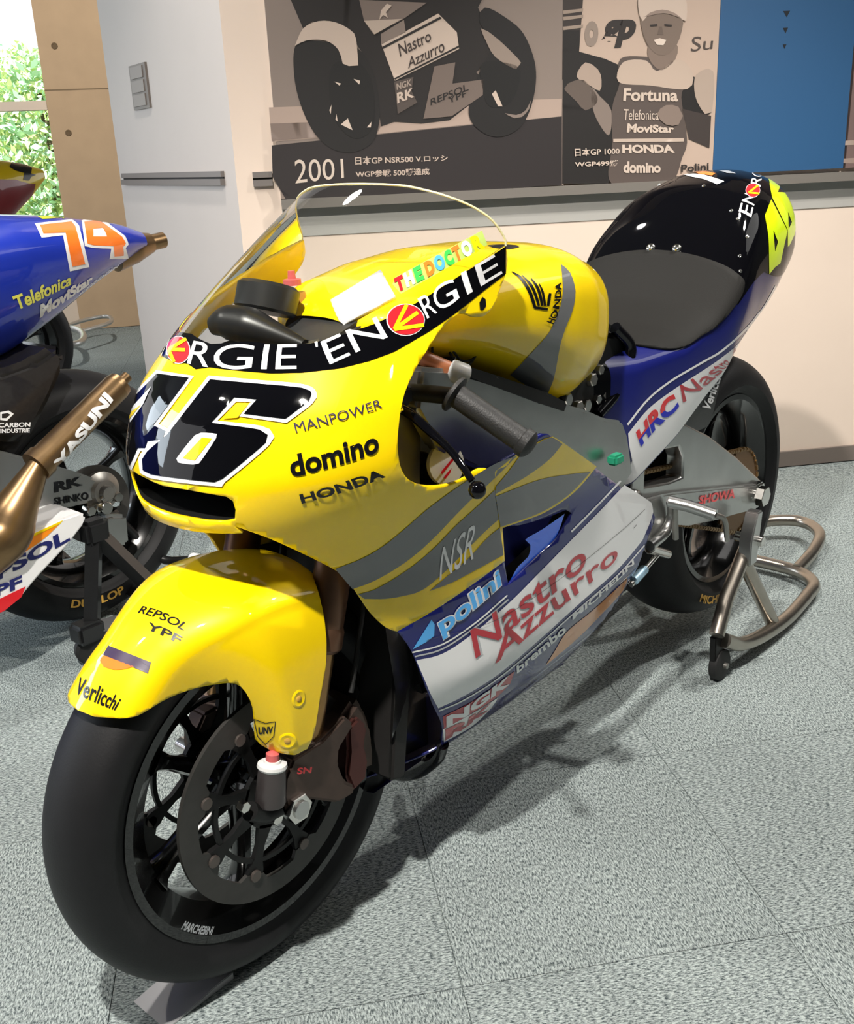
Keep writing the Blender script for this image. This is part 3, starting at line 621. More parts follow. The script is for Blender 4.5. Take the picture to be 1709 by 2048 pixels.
disc(RWH, RWC[0], RWC[1], .10, .10, .07, n=6, out=1)
# sprocket on the left
vs = []; fs = []; N = 36*4
for k in range(N):
    q = 2*PI*k/N; r = .1+(.004 if k % 4 < 2 else -.003)
    for (rr_, h) in ((.045, -.003), (r, -.003), (r, .003), (.045, .003)): vs.append((RWC[0]+rr_*math.cos(q), -.105+h, RWC[1]+rr_*math.sin(q)))
for k in range(N):
    for i in range(4): fs.append([k*4+i, k*4+(i+1) % 4, ((k+1) % N)*4+(i+1) % 4, ((k+1) % N)*4+i])
MB().add(vs, fs).build('sprocket', mat('rusty_gold_sprocket', (.2, .11, .05), .45, .8), RWH)
# ================================================================== FORKS, BRAKES, BARS
def forkp(z, y): return np.array([.03+(z-.30)*.32, y, z])
for s in (-1, 1):
    y = .097*s
    fk = MB().tube([forkp(.50, y), forkp(.90, y)], .0265, 24, 0).build('fork_leg', FORKM, bike)
    MB().lathe([(.0, 0), (.024, 0), (.029, .006), (.029, .03), (.0265, .036)], forkp(.49, y), forkp(.6, y)-forkp(.5, y), 24).build('dust_seal', FORKM, fk)
    MB().tube([forkp(.34, y), forkp(.50, y)], .0205, 24, 0).build('fork_slider', mat('gold_slider', (.35, .2, .08), .25, .9), fk)
    MB().lathe([(0, 0), (.026, 0), (.03, .006), (.03, .022), (.026, .03), (0, .03)], forkp(.343, y), forkp(.6, y)-forkp(.5, y), 24).build('slider_collar', mat('collar_alloy', (.4, .3, .26), .4, .8), fk)
    # axle carrier with radial bracket to the caliper
    yy = y
    fpx = [(lambda p: (p[0], p[2]))(at(u, v, -.125)) for u, v in K(80, 1080, .4727)([(1035, 1010), (1070, 925), (1190, 850), (1290, 745), (1330, 780), (1268, 880), (1262, 950), (1290, 1020), (1335, 1040), (1325, 1075), (1262, 1112), (1130, 1095), (1100, 1170), (1050, 1170), (1030, 1090)])]
    b = MB().prism(fpx, yy-.03, yy+.004, .004)
    b.build('fork_foot', CALM, fk)
    # caliper
    ang = [math.radians(a) for a in (-12, 0, 12, 24, 34)]; out = [(.176*math.cos(a), AXZ+.176*math.sin(a)) for a in ang]; inn = [(.122*math.cos(a), AXZ+.122*math.sin(a)) for a in reversed(ang)]
    cal = MB().prism(out+inn, .072*s-.036, .072*s+.036, .010).build('brake_caliper', CALM, bike)
    if s < 0:
        cpx = [(lambda p: (p[0], p[2]))(at(u, v, -.118)) for u, v in K(80, 1080, .4727)([(1305, 800), (1350, 750), (1392, 790), (1378, 870), (1395, 930), (1385, 1010), (1330, 1070), (1300, 1000), (1310, 900)])]
        MB().prism(cpx, -.118, -.09, .005).build('caliper_body', mat('dark_red_bronze', (.10, .035, .03), .4, .7), cal)
    for k, a in enumerate(() if s < 0 else (2, 22)):
        p = np.array([.142*math.cos(math.radians(a)), .072*s+.034*s, AXZ+.142*math.sin(math.radians(a))]); q_ = np.array([0, s, 0])
        MB().cyl(p-q_*.002, p+q_*.006, .019, 20).build('piston_cap', mat('dark_red_bronze', (.10, .035, .03), .4, .7), cal)
    MB().tube([(.13, .11*s, .41), (.16, .1*s, .47), (.19, .09*s, .55), (.2, .08*s, .66)], .004, 8).build('brake_hose', RUBD, bike)
# axle, nut, reservoir (left side)
MB().cyl((0, .14, AXZ), (0, -.135, AXZ), .012, 16).build('front_axle', CHR, bike)
ax = at(601, 1615, -.135)
an = MB().cyl((.0, -.112, AXZ), (0, -.133, AXZ), .022, 6, .06, True).build('axle_nut', CHR, bike); MB().cyl((0, -.133, AXZ), (0, -.1365, AXZ), .013, 24).build('nut_cap', ALU, an)
p = at(545, 1590, -.125)
rsv = MB().lathe([(0, 0), (.019, 0), (.021, .004), (.0185, .052), (.0, .052)], at(541, 1608, -.118), (.18, .0, 1), 24).build('quick_fill_body', mat('grey_anodised', (.10, .085, .085), .4, .6), bike)
q0 = at(541, 1608, -.118)+np.array([.18, 0, 1])/1.016*.052
MB().lathe([(0, 0), (.019, 0), (.0205, .003), (.0195, .007), (.012, .009), (.011, .012), (0, .012)], q0, (.18, 0, 1), 24).build('white_collar', PLS, rsv)
MB().lathe([(0, 0), (.009, 0), (.009, .009), (.004, .012), (0, .013)], q0+np.array([.002, 0, .012]), (.18, 0, 1), 16).build('red_cap', PINK, rsv)
for (u, v, r) in [(493, 1616, .008), (558, 1639, .009), (579, 1578, .006)]:
    c = at(u, v, -.125); MB().cyl(c+[0, .012, 0], c, r, 6, .1, True).build('foot_bolt', CHR, rsv)
MB().tube([at(560, 1612, -.118), at(530, 1628, -.112), at(500, 1622, -.115)], .013, 12, 2).build('lower_clamp', DRK, bike)
# handlebars
for s in (-1, 1):
    m = lambda p: np.array([p[0], p[1]*-s if True else 0, p[2]])
    g0 = at(905, 785, -.20); g1 = at(1062, 893, -.305); d = (g1-g0)/np.linalg.norm(g1-g0)
    gr = MB(); L = np.linalg.norm(g1-g0)
    prof = [(.0, 0), (.024, 0), (.026, .002), (.026, .006), (.0165, .009)]+[(.0165, .012+.0), (.0165, L-.016), (.02, L-.014), (.02, L-.004), (.0165, L), (.008, L+.004), (0, L+.004)]
    gr.lathe([(r, h) for r, h in prof], m(g0), m(g0+d)-m(g0), 24); clip = gr.build('handlebar_grip', mat('grip_rubber', (.014, .014, .014), .55, bump=.3, bscale=400), bike)
    MB().cyl(m(forkp(.84, -.097)), m(g0+d*.01), .012, 16).build('clip_on_tube', DRK, clip)
    fkp = forkp(.84, -.097); MB().lathe([(.027, -.015), (.036, -.015), (.036, .015), (.027, .015)], m(fkp), (.3, 0, 1), 24, closed=True).build('clip_on_clamp', DRK, clip)
    a_ = at(812, 822, -.205); b_ = at(860, 862, -.24); c_ = at(905, 905, -.275); e_ = at(945, 962, -.31); f_ = at(955, 980, -.318)
    lv = MB().tube([m(forkp(.84, -.097)+[-.03, -.06, -.005]), m(a_), m(b_), m(c_), m(e_)], [.008, .009, .0075, .006, .0055], 12, 5, flat=.7).build('hand_lever', BLK, bike)
    MB().lathe([(0, -.0115), (.006, -.0098), (.0098, -.006), (.0115, 0), (.0098, .006), (.006, .0098), (0, .0115)], m(f_), (0, 0, 1), 20).build('lever_ball', BLK, lv)
    MB().box(m(forkp(.838, -.097)+[-.005, -.055, -.002]), (.05, .05, .028), None, .006).build('lever_perch', DRK, lv)
# triple clamp and steering head
MB().prism([(.16, .86), (.27, .86), (.27, .885), (.16, .885)], -.13, .13, .008).build('top_yoke', DRK, bike)
MB().prism([(.12, .70), (.22, .70), (.22, .73), (.12, .73)], -.13, .13, .008).build('bottom_yoke', DRK, bike)
# ================================================================== FRAME, ENGINE, SWINGARM
def plate(name, pts, y, th, m, parent, bev=.006, mirror=False):
    P = [at(u, v, y) for u, v in pts]; poly = [(p[0], p[2]) for p in P]
    o = MB().prism(poly, y, y+th, bev).build(name, m, parent)
    if mirror: o = MB().prism(poly, -y-th, -y, bev).build(name, m, parent)
    return o
plate('frame_beam', [(845, 735), (900, 738), (960, 755), (1100, 800), (1175, 820), (1215, 838), (1248, 842), (1258, 870), (1268, 945), (1240, 990), (1180, 1000), (1080, 960), (1040, 925), (960, 940), (880, 900), (835, 820)], -.165, .03, ALU, bike, .006, True)
plate('tank_gap_strip', [(925, 728), (1000, 752), (1100, 786), (1138, 806), (1130, 828), (1080, 812), (960, 768), (920, 752)], -.168, .02, DRK, bike, .004)
MB().prism([(.14, .62), (.28, .62), (.30, .88), (.2, .88)], -.13, .13, .01).build('steering_head', ALUD, bike)
MB().prism([(.25, .35), (.75, .30), (.86, .45), (.84, .62), (.6, .70), (.3, .70), (.22, .5)], -.14, .14, .02).build('engine_block', DRK, bike)
MB().prism([(.185, .235), (.22, .225), (.27, .55), (.23, .57)], -.125, .125, .006).build('radiator', mat('radiator_core', (.03, .028, .027), .6, .5), bike)
# black front lip joining the two belly halves and inner duct walls
MB().tube([at(886, 1488, -.135), at(872, 1515, -.10), at(835, 1540, -.04), at(800, 1545, .02), at(776, 1532, .08), at(772, 1490, .12)], [.010, .013, .015, .015, .013, .009], 14, 5).build('belly_lip', BLK, bike)
V = []; zz = np.linspace(.235, .56, 14)
for z in zz:
    for s in (1, -1): 
        e = FP(ft(np.interp(z, [.24, .56], [.20, .15]), z), z); V.append((e[0]+.004, e[1]*s*.97, z)); V.append((.30, -.10*s, z))
V = np.array(V).reshape(14, 4, 3)
for k_ in (0, 2): mk('inner_duct', V[:, k_:k_+2].reshape(-1, 3), [[i*2, i*2+2, i*2+3, i*2+1] for i in range(13)], CBODY, bike)
# belly floor
bz = np.linspace(.2, .74, 14); V = []
for x in bz:
    for y in (-.07, -.035, 0, .035, .07): V.append((x, y, .185-.012*(1-(y/.07)**2)))
mk('belly_pan', V, [[i*5+j, (i+1)*5+j, (i+1)*5+j+1, i*5+j+1] for i in range(13) for j in range(4)], NAVY, bike)
# swingarm left with opening
def pl_xz(pts, y): return [(at(u, v, y)[0], at(u, v, y)[2]) for u, v in pts]
ys = -.135
outer = pl_xz([(1262, 985), (1275, 900), (1330, 862), (1372, 848), (1420, 872), (1475, 915), (1524, 962), (1536, 985), (1515, 1015), (1440, 1040), (1380, 1052), (1310, 1045), (1270, 1025)], ys)
hole = pl_xz([(1305, 905), (1360, 893), (1368, 915), (1366, 955), (1340, 965), (1290, 974), (1292, 935)], ys)
_av, tf = triangulate([outer, hole]); allp = outer+hole; n_ = len(allp); assert len(_av) == n_
vs = [(p[0], ys, p[1]) for p in allp]+[(p[0], ys+.04, p[1]) for p in allp]; fs = [list(t) for t in tf]+[[i+n_ for i in reversed(t)] for t in tf]
for L, off in ((len(outer), 0), (len(hole), len(outer))):
    for i in range(L): j = (i+1) % L; fs.append([off+i, off+j, n_+off+j, n_+off+i])
sw = MB().add(vs, fs).build('swingarm', ALU, bike); md = sw.modifiers.new('b', 'BEVEL'); md.width = .004; md.segments = 2; md.limit_method = 'ANGLE'
sw2 = MB().prism(outer, .095, .135, .006).build('swingarm', ALU, bike)
rb = pl_xz([(1262, 1000), (1350, 985), (1520, 968), (1534, 985), (1515, 1018), (1380, 1052), (1310, 1045), (1270, 1025)], ys-.012)
MB().prism(rb, ys-.014, ys+.004, .004).build('lower_brace', ALU, sw)
MB().cyl((.86, -.15, .50), (.86, .15, .50), .022).build('swingarm_pivot', CHR, bike)
c = at(1520, 985, -.15); ad_ = MB().prism([(c[0]-.03, c[2]-.022), (c[0]+.02, c[2]-.022), (c[0]+.03, c[2]), (c[0]+.02, c[2]+.022), (c[0]-.03, c[2]+.022)], -.152, -.132, .004).build('chain_adjuster', CHR, bike)
MB().cyl((RWC[0], -.175, RWC[1]), (RWC[0], .16, RWC[1]), .014).build('rear_axle', CHR, bike); MB().cyl((RWC[0], -.156, RWC[1]), (RWC[0], -.176, RWC[1]), .024, 6, .06, True).build('axle_nut', CHR, bike)
# chain
ch = bpy.data.meshes.new('link'); lk = MB()
path = []; n = 40
for i in range(n): path.append(np.array([.88+(1.40-.88)*i/n, -.105, .535+(.4625-.535)*i/n]))
for i in range(18): a = PI/2-PI*i/18; path.append(np.array([RWC[0]+.1*math.cos(a), -.105, RWC[1]+.1*math.sin(a)]))
for i in range(n): path.append(np.array([1.40-(1.40-.88)*i/n, -.105, .2622+(.455-.2622)*i/n]))
base = None
for i in range(len(path)-1):
    p, q_ = path[i], path[i+1]; d = q_-p
    if base is None:
        o = MB().box((0, 0, 0), (.0145, .012, .009), None, .002).build('chain_link', mat('chain_gold', (.25, .15, .06), .4, .9), bike); base = o
    else: o = base.copy(); COL.objects.link(o); o.parent = bike
    o.location = p; o.rotation_euler = (0, -math.atan2(d[2], d[0]), 0)
# footpeg, shift lever, hanger
fp = MB().tube([at(1338, 1003, -.20), at(1378, 1012, -.235), at(1432, 1030, -.285)], .0115, 14, 0).build('footpeg', ALU, bike)
MB().tube([at(1344, 1000, -.19), at(1346, 1030, -.185), at(1330, 1065, -.18), at(1300, 1092, -.18)], .011, 12).build('peg_hanger', ALU, fp)
MB().cyl(at(1350, 1000, -.2), at(1352, 1078, -.2), .006).build('hanger_strut', ALUD, fp)
MB().tube([at(1432, 1030, -.285), at(1450, 1040, -.29), at(1455, 1080, -.28)], .005, 8).build('heel_guard', ALUD, fp)
plate('peg_bracket', [(1290, 1000), (1325, 990), (1345, 1000), (1340, 1060), (1310, 1090), (1290, 1085)], -.172, .012, ALU, bike, .004)
sl = MB().cyl(at(1315, 1110, -.175), at(1262, 1170, -.18), .0055).build('shift_rod', CHR, bike); MB().cyl(at(1290, 1138, -.178), at(1268, 1162, -.18), .009).build('rod_end', mat('pale_blue_anodised', (.4, .6, .75), .3, .6), sl)
MB().cyl(at(1300, 1098, -.178), at(1335, 1108, -.16), .01).build('shift_pivot', CHR, sl)
# exhausts and lower pipes
ex = MB().tube([(.55, .02, .24), (.8, .06, .22), (1.05, .13, .26), (1.3, .17, .38), (1.52, .17, .47)], [.03, .045, .05, .04, .028], 20).build('exhaust_pipe', CBODY, bike)
MB().tube([(.60, -.02, .60), (.9, .0, .64), (1.2, .03, .80), (1.5, .04, .86), (1.66, .05, .90)], [.03, .05, .055, .045, .022], 20).build('exhaust_pipe', TITAN, bike)
# under seat black subframe and mechanical clutter between tank and cowl
MB().prism([(.62, .66), (.86, .60), (.95, .76), (.9, .80), (.74, .84), (.64, .74)], -.12, .12, .01).build('airbox', DRK, bike)
for i, (u, v) in enumerate([(1178, 812), (1200, 800), (1140, 800), (1215, 790), (1190, 760), (1205, 740), (1162, 815)]):
    c = at(u, v, -.13); MB().cyl(c+[0, .02, 0], c, .009 if i % 2 else .012, 6, .12, True).build('subframe_bolt', CHR if i < 3 else ALUD, bike)
MB().tube([at(1120, 800, -.12), at(1160, 740, -.12), at(1195, 690, -.12), at(1215, 650, -.12)], .008, 10).build('subframe_tube', DRK, bike)
MB().tube([at(1195, 830, -.13), at(1235, 780, -.13), at(1262, 700, -.13), at(1230, 655, -.12)], .011, 10).build('subframe_tube', BLK, bike)
# hoses and small parts in the hand opening
MB().tube([at(835, 708, -.13), at(860, 722, -.14), at(905, 742, -.16)], .0115, 14).build('brown_hose', BRN, bike)
MB().tube([at(905, 742, -.16), at(912, 744, -.165), at(930, 750, -.17)], .016, 14, 0).build('white_clamp', mat('pale_grey_plastic', (.5, .52, .55), .4), bike)
MB().tube([at(940, 640, -.12), at(925, 668, -.12), at(902, 712, -.12), at(880, 752, -.125)], .0085, 12).build('bronze_strut', mat('bronze_strut_metal', (.1, .075, .05), .35, .6), bike)
MB().tube([at(868, 690, -.12), at(895, 676, -.135), at(930, 680, -.14), at(955, 690, -.14)], .007, 10).build('cable_block', RUBD, bike)
for pts in ([(865, 705), (868, 682), (895, 668), (925, 675)], [(905, 700), (925, 722), (950, 715), (955, 690)], [(900, 705), (915, 728), (940, 728), (958, 700)]):
    MB().tube([at(u, v, -.14) for u, v in pts], .0018, 6).build('thin_cable', RUBD, bike)
MB().tube([at(905, 912, -.12), at(935, 905, -.12), at(970, 903, -.12), at(1000, 918, -.12)], .011, 14).build('brown_hose', BRN, bike)
pc = at(885, 928, -.15); cp = MB().lathe([(0, 0), (.027, 0), (.03, -.004), (.03, -.012), (.0, -.014)], pc, (.25, 1, -.2), 32).build('clutch_cover', PLS, bike)
MB().box(pc+np.array([-.003, -.015, .003]), (.038, .001, .004), Matrix.Rotation(math.radians(-28), 3, 'Y')).build('red_mark', RED, cp)
MB().box(pc+np.array([.003, -.015, -.006]), (.038, .001, .004), Matrix.Rotation(math.radians(-28), 3, 'Y')).build('red_mark', RED, cp)
for (u, v, y, r, m_) in [(885, 780, -.10, .022, ALUD), (850, 800, -.10, .016, ALUD), (830, 850, -.09, .02, CALM), (850, 930, -.09, .02, CALM), (1035+10, 1112, -.13, .045, RUBD), (860, 760, -.1, .02, CALM)]:
    c = at(u, v, y); MB().lathe([(0, 0), (r*.9, 0), (r, .004), (r, .03), (0, .03)], c, (0, 1, 0), 24).build('engine_boss', m_, bike)
MB().box(at(1232, 918, -.185), (.03, .02, .018), None, .004).build('green_connector', GREEN_T, bike)
# cockpit: dash cowl, tacho, reservoirs
dc = at(490, 640, .03)
ck = MB(); 
ck.tube([at(425, 652, .08), at(455, 645, .06), at(500, 652, .03), at(550, 668, -.01), at(610, 690, -.06)], [.014, .026, .028, .018, .008], 22, 6, flat=.9); ck.build('dash_cowl', mat('matt_black_cowl', (.012, .012, .013), .35), bike)
MB().box(tuple(at(640, 655, -.02)-np.array([0, 0, .004])), (.09, .12, .014), Matrix.Rotation(math.radians(-18), 3, 'Y'), .006).build('dash_board', mat('dark_grey_dash', (.03, .03, .032), .5), bike)
th_ = MB().lathe([(0, 0), (.04, 0), (.044, .004), (.044, .035), (.038, .04), (.036, .036), (0, .036)], tuple(at(530, 625, .06)), (.35, 0, 1), 32).build('tachometer', mat('instrument_black', (.02, .02, .021), .35), bike)
MB().lathe([(0, 0), (.012, 0), (.013, .004), (.011, .02), (0, .02)], tuple(at(598, 612, .06)), (0, 0, 1), 24).build('fluid_reservoir', mat('amber_plastic', (.5, .25, .05), .3), bike)
MB().lathe([(0, 0), (.013, 0), (.013, .008), (.006, .009), (.005, .02), (0, .02)], tuple(at(585, 570, .06)), (0, 0, 1), 20).build('reservoir_cap', PINK, bike)
decal(TANK, C([(664, 606), (762, 547), (792, 598), (684, 655)]), mat('white_tank_glare', (.95, .95, .95), .25, coat=.8), bike, 8, 'tank_glare_patch', thick=.005)  # ceiling-light glare on the tank, modelled as a thin white patch
for s in (-1, 1): MB().tube([(.20, .05*s, .90), (.12, .06*s, .90), (.06, .08*s, .88)], .006, 8).build('cowl_stay', ALUD, bike)
# ================================================================== WHEEL CHOCK
q = [atz(265, 2003, 0), atz(352, 2046, 0), atz(385, 1958, 0), atz(300, 1950, 0)]
t = thing('wheel_chock', 'small grey wedge block on the carpet under the yellow motorcycle front tyre', 'chock', (-.15, 0, 0))
MB().prism([(-.045, 0), (.075, 0), (.075, .012), (.05, .012)], -.034, .048, .001).build('wedge', mat('grey_wedge_metal', (.42, .42, .43), .4, .3), t)
# ================================================================== PADDOCK STAND under the yellow bike
st = thing('paddock_stand', 'bare metal tubular paddock stand holding up the rear wheel of the yellow bike', 'stand', (1.3, 0, 0))
def S_(pts): return [np.array(p, float)-[1.3, 0, 0] for p in pts]
TR = .0165
for s in (-1, 1):
    f = lambda P: [(x, y*-s, z) for x, y, z in P]
    MB().tube(S_(f([(1.13, -.20, .128), (1.19, -.19, .19), (1.30, -.18, .27)])), TR, 20, 0).build('upright', STAND, st)
    MB().tube(S_(f([(1.285, -.18, .25), (1.43, -.20, .045)])), TR, 20, 0).build('strut', STAND, st)
    MB().tube(S_(f([(1.17, -.20, .10), (1.25, -.205, .06), (1.36, -.21, .04), (1.50, -.21, .03), (1.64, -.20, .03)])), TR, 20, 5).build('side_rail', STAND, st)
    MB().prism([(-.03, .24), (.005, .24), (.02, .36), (-.005, .36), (-.03, .30)], (-.205)*(-s) if s < 0 else .175, -.175 if s < 0 else .205, .003).build('lift_bracket', ALU, st)
    MB().cyl(S_(f([(1.31, -.15, .29)]))[0], S_(f([(1.31, -.215, .29)]))[0], .012).build('lift_pin', CHR, st)
    cs = MB().prism([(-.155, .035), (-.115, .035), (-.12, .115), (-.16, .115)], (-.195) if s < 0 else .18, -.18 if s < 0 else .195, .002).build('caster_fork', DRK, st)
    MB().lathe([(0, -.012), (.03, -.012), (.036, -.008), (.036, .008), (.03, .012), (0, .012)], S_(f([(1.175, -.19, .0365)]))[0], (0, 1, 0), 28).build('caster_wheel', RUBD, st)
    MB().cyl(S_(f([(1.175, -.17, .0365)]))[0], S_(f([(1.175, -.21, .0365)]))[0], .007).build('caster_axle', ALUD, st)
MB().tube(S_([(1.63, -.20, .03), (1.73, -.185, .03), (1.79, -.12, .03), (1.80, 0, .03), (1.79, .12, .03), (1.73, .185, .03), (1.63, .20, .03)]), TR, 20, 6).build('rear_rail', STAND, st)
MB().tube(S_([(1.79, -.115, .035), (1.92, -.11, .05), (2.03, -.08, .06), (2.09, 0, .06), (2.03, .08, .06), (1.92, .11, .05), (1.79, .115, .035)]), TR, 20, 6).build('handle_loop', STAND, st)
# ================================================================== LIVERY
U = uf
# upper fairing number 46
A6 = [(575, 1088, 'c'), (800, 1108), (1050, 1132), (1098, 1163), (1085, 1198), (962, 1290, 'c'), (748, 1265, 'c'), (815, 1192, 'c'), (700, 1182, 'c'), (582, 1310, 'c'), (830, 1345), (872, 1372), (862, 1412), (640, 1598), (598, 1616), (270, 1575), (228, 1535), (225, 1500), (250, 1460), (355, 1370, 'c')]
A4 = [(300, 1057, 'c'), (465, 1079, 'c'), (282, 1322, 'c'), (345, 1352, 'c'), (330, 1397, 'c'), (252, 1405, 'c'), (240, 1440, 'c'), (202, 1440, 'c'), (160, 1530, 'c'), (88, 1498, 'c'), (118, 1392, 'c'), (72, 1372, 'c'), (95, 1310, 'c'), (150, 1210, 'c')]
decal(FAIR, c1(expand(A6, 20)), WHT, U, 2, 'number_outline'); decal(FAIR, c1(expand(A4, 17)), WHT, U, 1.5, 'number_outline')
decal(FAIR, c1(A6), BLK, U, 3, 'number_digit'); decal(FAIR, c1(A4), BLK, U, 2.6, 'number_digit')
decal(FAIR, c1([(713, 1213, 'c'), (772, 1218, 'c'), (717, 1285, 'c'), (640, 1290, 'c')]), YEL, U, 3.4, 'number_gap')
decal(FAIR, c1([(530, 1362), (612, 1368), (608, 1390), (520, 1520), (490, 1526), (412, 1515), (405, 1495), (500, 1375)]), WHT, U, 3.8, 'number_outline'); decal(FAIR, c1(C([(537, 1386), (588, 1392), (500, 1505), (438, 1493)])), YEL, U, 4.6, 'number_gap')
decal(FAIR, c1(C([(272, 1125), (232, 1215), (165, 1308), (128, 1280)])), WHT, U, 3.4, 'number_outline'); decal(FAIR, c1(C([(225, 1215), (162, 1293), (146, 1275)])), YEL, U, 4.2, 'number_gap')
def emblem(S, k, cx, cy, rx, ry, strokes, w, par, l0=2, rot=0):
    pts = [(cx+rx*math.cos(t)*math.cos(rot)-ry*math.sin(t)*math.sin(rot), cy+rx*math.cos(t)*math.sin(rot)+ry*math.sin(t)*math.cos(rot)) for t in np.linspace(0, 2*PI, 25)[:-1]]
    p2 = [(cx+(x-cx)*1.06, cy+(y-cy)*1.06) for x, y in pts]
    decal(S, k(p2), WHT, par, l0, 'emblem_rim'); decal(S, k(pts), RED, par, l0+1, 'round_emblem')
    for st_ in strokes: line(S, k(st_), w, YEL, par, l0+2, 'emblem_arrow')
emblem(FAIR, c2, 145, 855, 103, 86, [[(150, 772), (80, 912)], [(80, 912), (246, 886)], [(80, 912), (212, 815)]], 7.5, U)
text(FAIR, 'EN', c1([(1192, 1010), (1490, 868)]), c1([(1143, 893), (1432, 762)]), WHT, U, bold=.0, name='band_lettering')
text(FAIR, 'RGIE', c2([(268, 850), (400, 770), (695, 590)]), c2([(212, 735), (360, 640), (648, 476)]), WHT, U, bold=.0, name='band_lettering')
text(FAIR, 'RGIE', c1([(455, 1006), (600, 1030), (830, 1036), (1020, 1034)]), c1([(490, 886), (640, 902), (850, 905), (1025, 903)]), WHT, U, bold=.0, name='band_lettering')
emblem(FAIR, c1, 411, 935, 58, 68, [[(455, 880), (365, 935)], [(365, 935), (448, 938)], [(365, 935), (392, 1000)]], 7, U)
text(FAIR, 'N', c1([(318, 968), (352, 962)]), c1([(345, 868), (385, 880)]), WHT, U, bold=.0, name='band_lettering')
decal(FAIR, c1(C([(1112, 893), (1128, 890), (1130, 918), (1120, 920)])), WHT, U, 2, 'band_lettering')
text(FAIR, 'MANPOWER', c1([(1017, 1362), (1462, 1232)]), c1([(1003, 1310), (1450, 1186)]), mat('navy_ink', (.02, .015, .06), .4), U, bold=-.004)
text(FAIR, 'domino', c1([(996, 1594), (1447, 1460)]), c1([(972, 1482), (1430, 1345)]), INK, U, bold=.03)
text(FAIR, 'HONDA', c1([(1046, 1726), (1480, 1588)]), c1([(1032, 1678), (1450, 1543)]), INK, U, bold=.035)
# grey swooshes over the side
decal(FAIR, c5([(122, 668, 'c'), (250, 618), (350, 560), (450, 480), (560, 385), (680, 295), (800, 215), (905, 155), (998, 122, 'c'), (930, 190), (850, 268), (780, 330), (700, 410), (600, 515), (500, 605), (400, 675), (300, 730), (205, 765, 'c')]), GRY, U, 1)
decal(FAIR, c5([(893, 285, 'c'), (800, 372), (700, 462), (600, 565), (500, 650), (400, 718), (310, 768), (232, 790, 'c'), (262, 812, 'c'), (360, 812), (450, 798), (540, 770), (640, 690), (740, 590), (840, 490), (908, 430, 'c')]), GRY, U, 1)
decal(FAIR, c5([(914, 470, 'c'), (932, 600, 'c'), (800, 672), (680, 735), (575, 775, 'c'), (650, 712), (760, 620), (850, 522)]), GRY, U, 1)
decal(FAIR, c5([(1006, 106, 'c'), (1130, 40), (1168, 30), (1222, 62, 'c'), (1380, 175, 'c'), (1320, 250), (1250, 318), (1130, 397), (1010, 442), (916, 474, 'c'), (893, 330, 'c'), (890, 200, 'c')]), YEL, lf, 1, 'yellow_panel')
decal(FAIR, c5([(1015, 112, 'c'), (1130, 43), (1165, 34), (1213, 66, 'c'), (1150, 140), (1050, 215), (965, 265), (893, 305, 'c'), (893, 270, 'c'), (960, 190)]), GRY, lf, 2)
decal(FAIR, c5([(1350, 200, 'c'), (1200, 218), (1080, 245), (892, 318, 'c'), (915, 465, 'c'), (1010, 433), (1130, 385), (1250, 305)]), GRY, lf, 2)
text(FAIR, 'NSR', c5([(622, 725), (785, 620)]), c5([(640, 560), (812, 432)]), WHT, U, bold=.0, name='model_lettering')
# polini, white side, script
decal(FAIR, c5(C([(495, 1055), (585, 912), (600, 935), (598, 990), (560, 1020)])), LBLU, lf, 1, 'logo_wedge'); 
text(FAIR, 'polini', c5([(640, 1012), (928, 770)]), c5([(598, 905), (905, 662)]), WHT, lf, layer=2, bold=.07, grow=.015)
text(FAIR, 'polini', c5([(640, 1008), (924, 768)]), c5([(602, 905), (905, 664)]), LBLU, lf, layer=3, bold=.025)
line(FAIR, c5([(492, 1070), (640, 1030), (800, 925), (950, 795)]), 3, WHT, lf); line(FAIR, c5([(505, 1090), (640, 1052), (800, 945), (955, 815)]), 3, SILV, lf)
line(FAIR, c5([(1258, 490), (1372, 375), (1496, 245)]), 3.6, WHT, lf)
decal(FAIR, c5([(512, 1108, 'c'), (640, 1075), (790, 975), (960, 830), (1110, 680), (1262, 525), (1385, 400), (1514, 264, 'c'), (1645, 352), (1652, 395), (1640, 438), (1600, 532, 'c'), (1480, 672), (1300, 832), (1080, 1030), (900, 1180), (740, 1280), (618, 1338, 'c'), (585, 1278), (545, 1185)]), WHT, lf, 1, 'white_panel')
text(FAIR, 'Nastro', c5([(802, 1105), (1060, 880), (1335, 655)]), c5([(768, 965), (1030, 755), (1305, 540)]), SILV, lf, layer=1.7, bold=.03, name='script_shadow')
text(FAIR, 'Nastro', c5([(796, 1100), (1060, 880), (1330, 655)]), c5([(768, 965), (1030, 755), (1300, 540)]), DRED, lf, layer=2.4, bold=.012, name='script_lettering')
text(FAIR, 'Azzurro', c5([(890, 1125), (1200, 860), (1482, 620)]), c5([(892, 1000), (1160, 775), (1470, 540)]), DRED, lf, layer=2.4, bold=.012, name='script_lettering')
line(FAIR, c5([(560, 1010), (900, 910), (1250, 680), (1500, 480), (1610, 380)]), .8, mat('panel_gap', (.05, .05, .05), .6), lf, 3, 'panel_joint')
decal(FAIR, c5(C([(1555, 470), (1570, 452), (1566, 462), (1556, 472)])), INK, lf, 3, 'quarter_turn_slot')
line(FAIR, c5([(620, 1352), (740, 1300), (900, 1200), (1080, 1052), (1300, 855), (1480, 700), (1610, 555)]), 2.6, WHT, lf, 1)
decal(FAIR, c5([(640, 1378, 'c'), (800, 1295), (985, 1160, 'c'), (965, 1218, 'c'), (900, 1285), (790, 1355), (645, 1438, 'c')]), DRED, lf, 1, 'red_panel')
decal(FAIR, c5([(640, 1440, 'c'), (790, 1358), (905, 1288, 'c'), (870, 1340), (780, 1425), (645, 1502, 'c')]), WHT, lf, 1, 'white_panel')
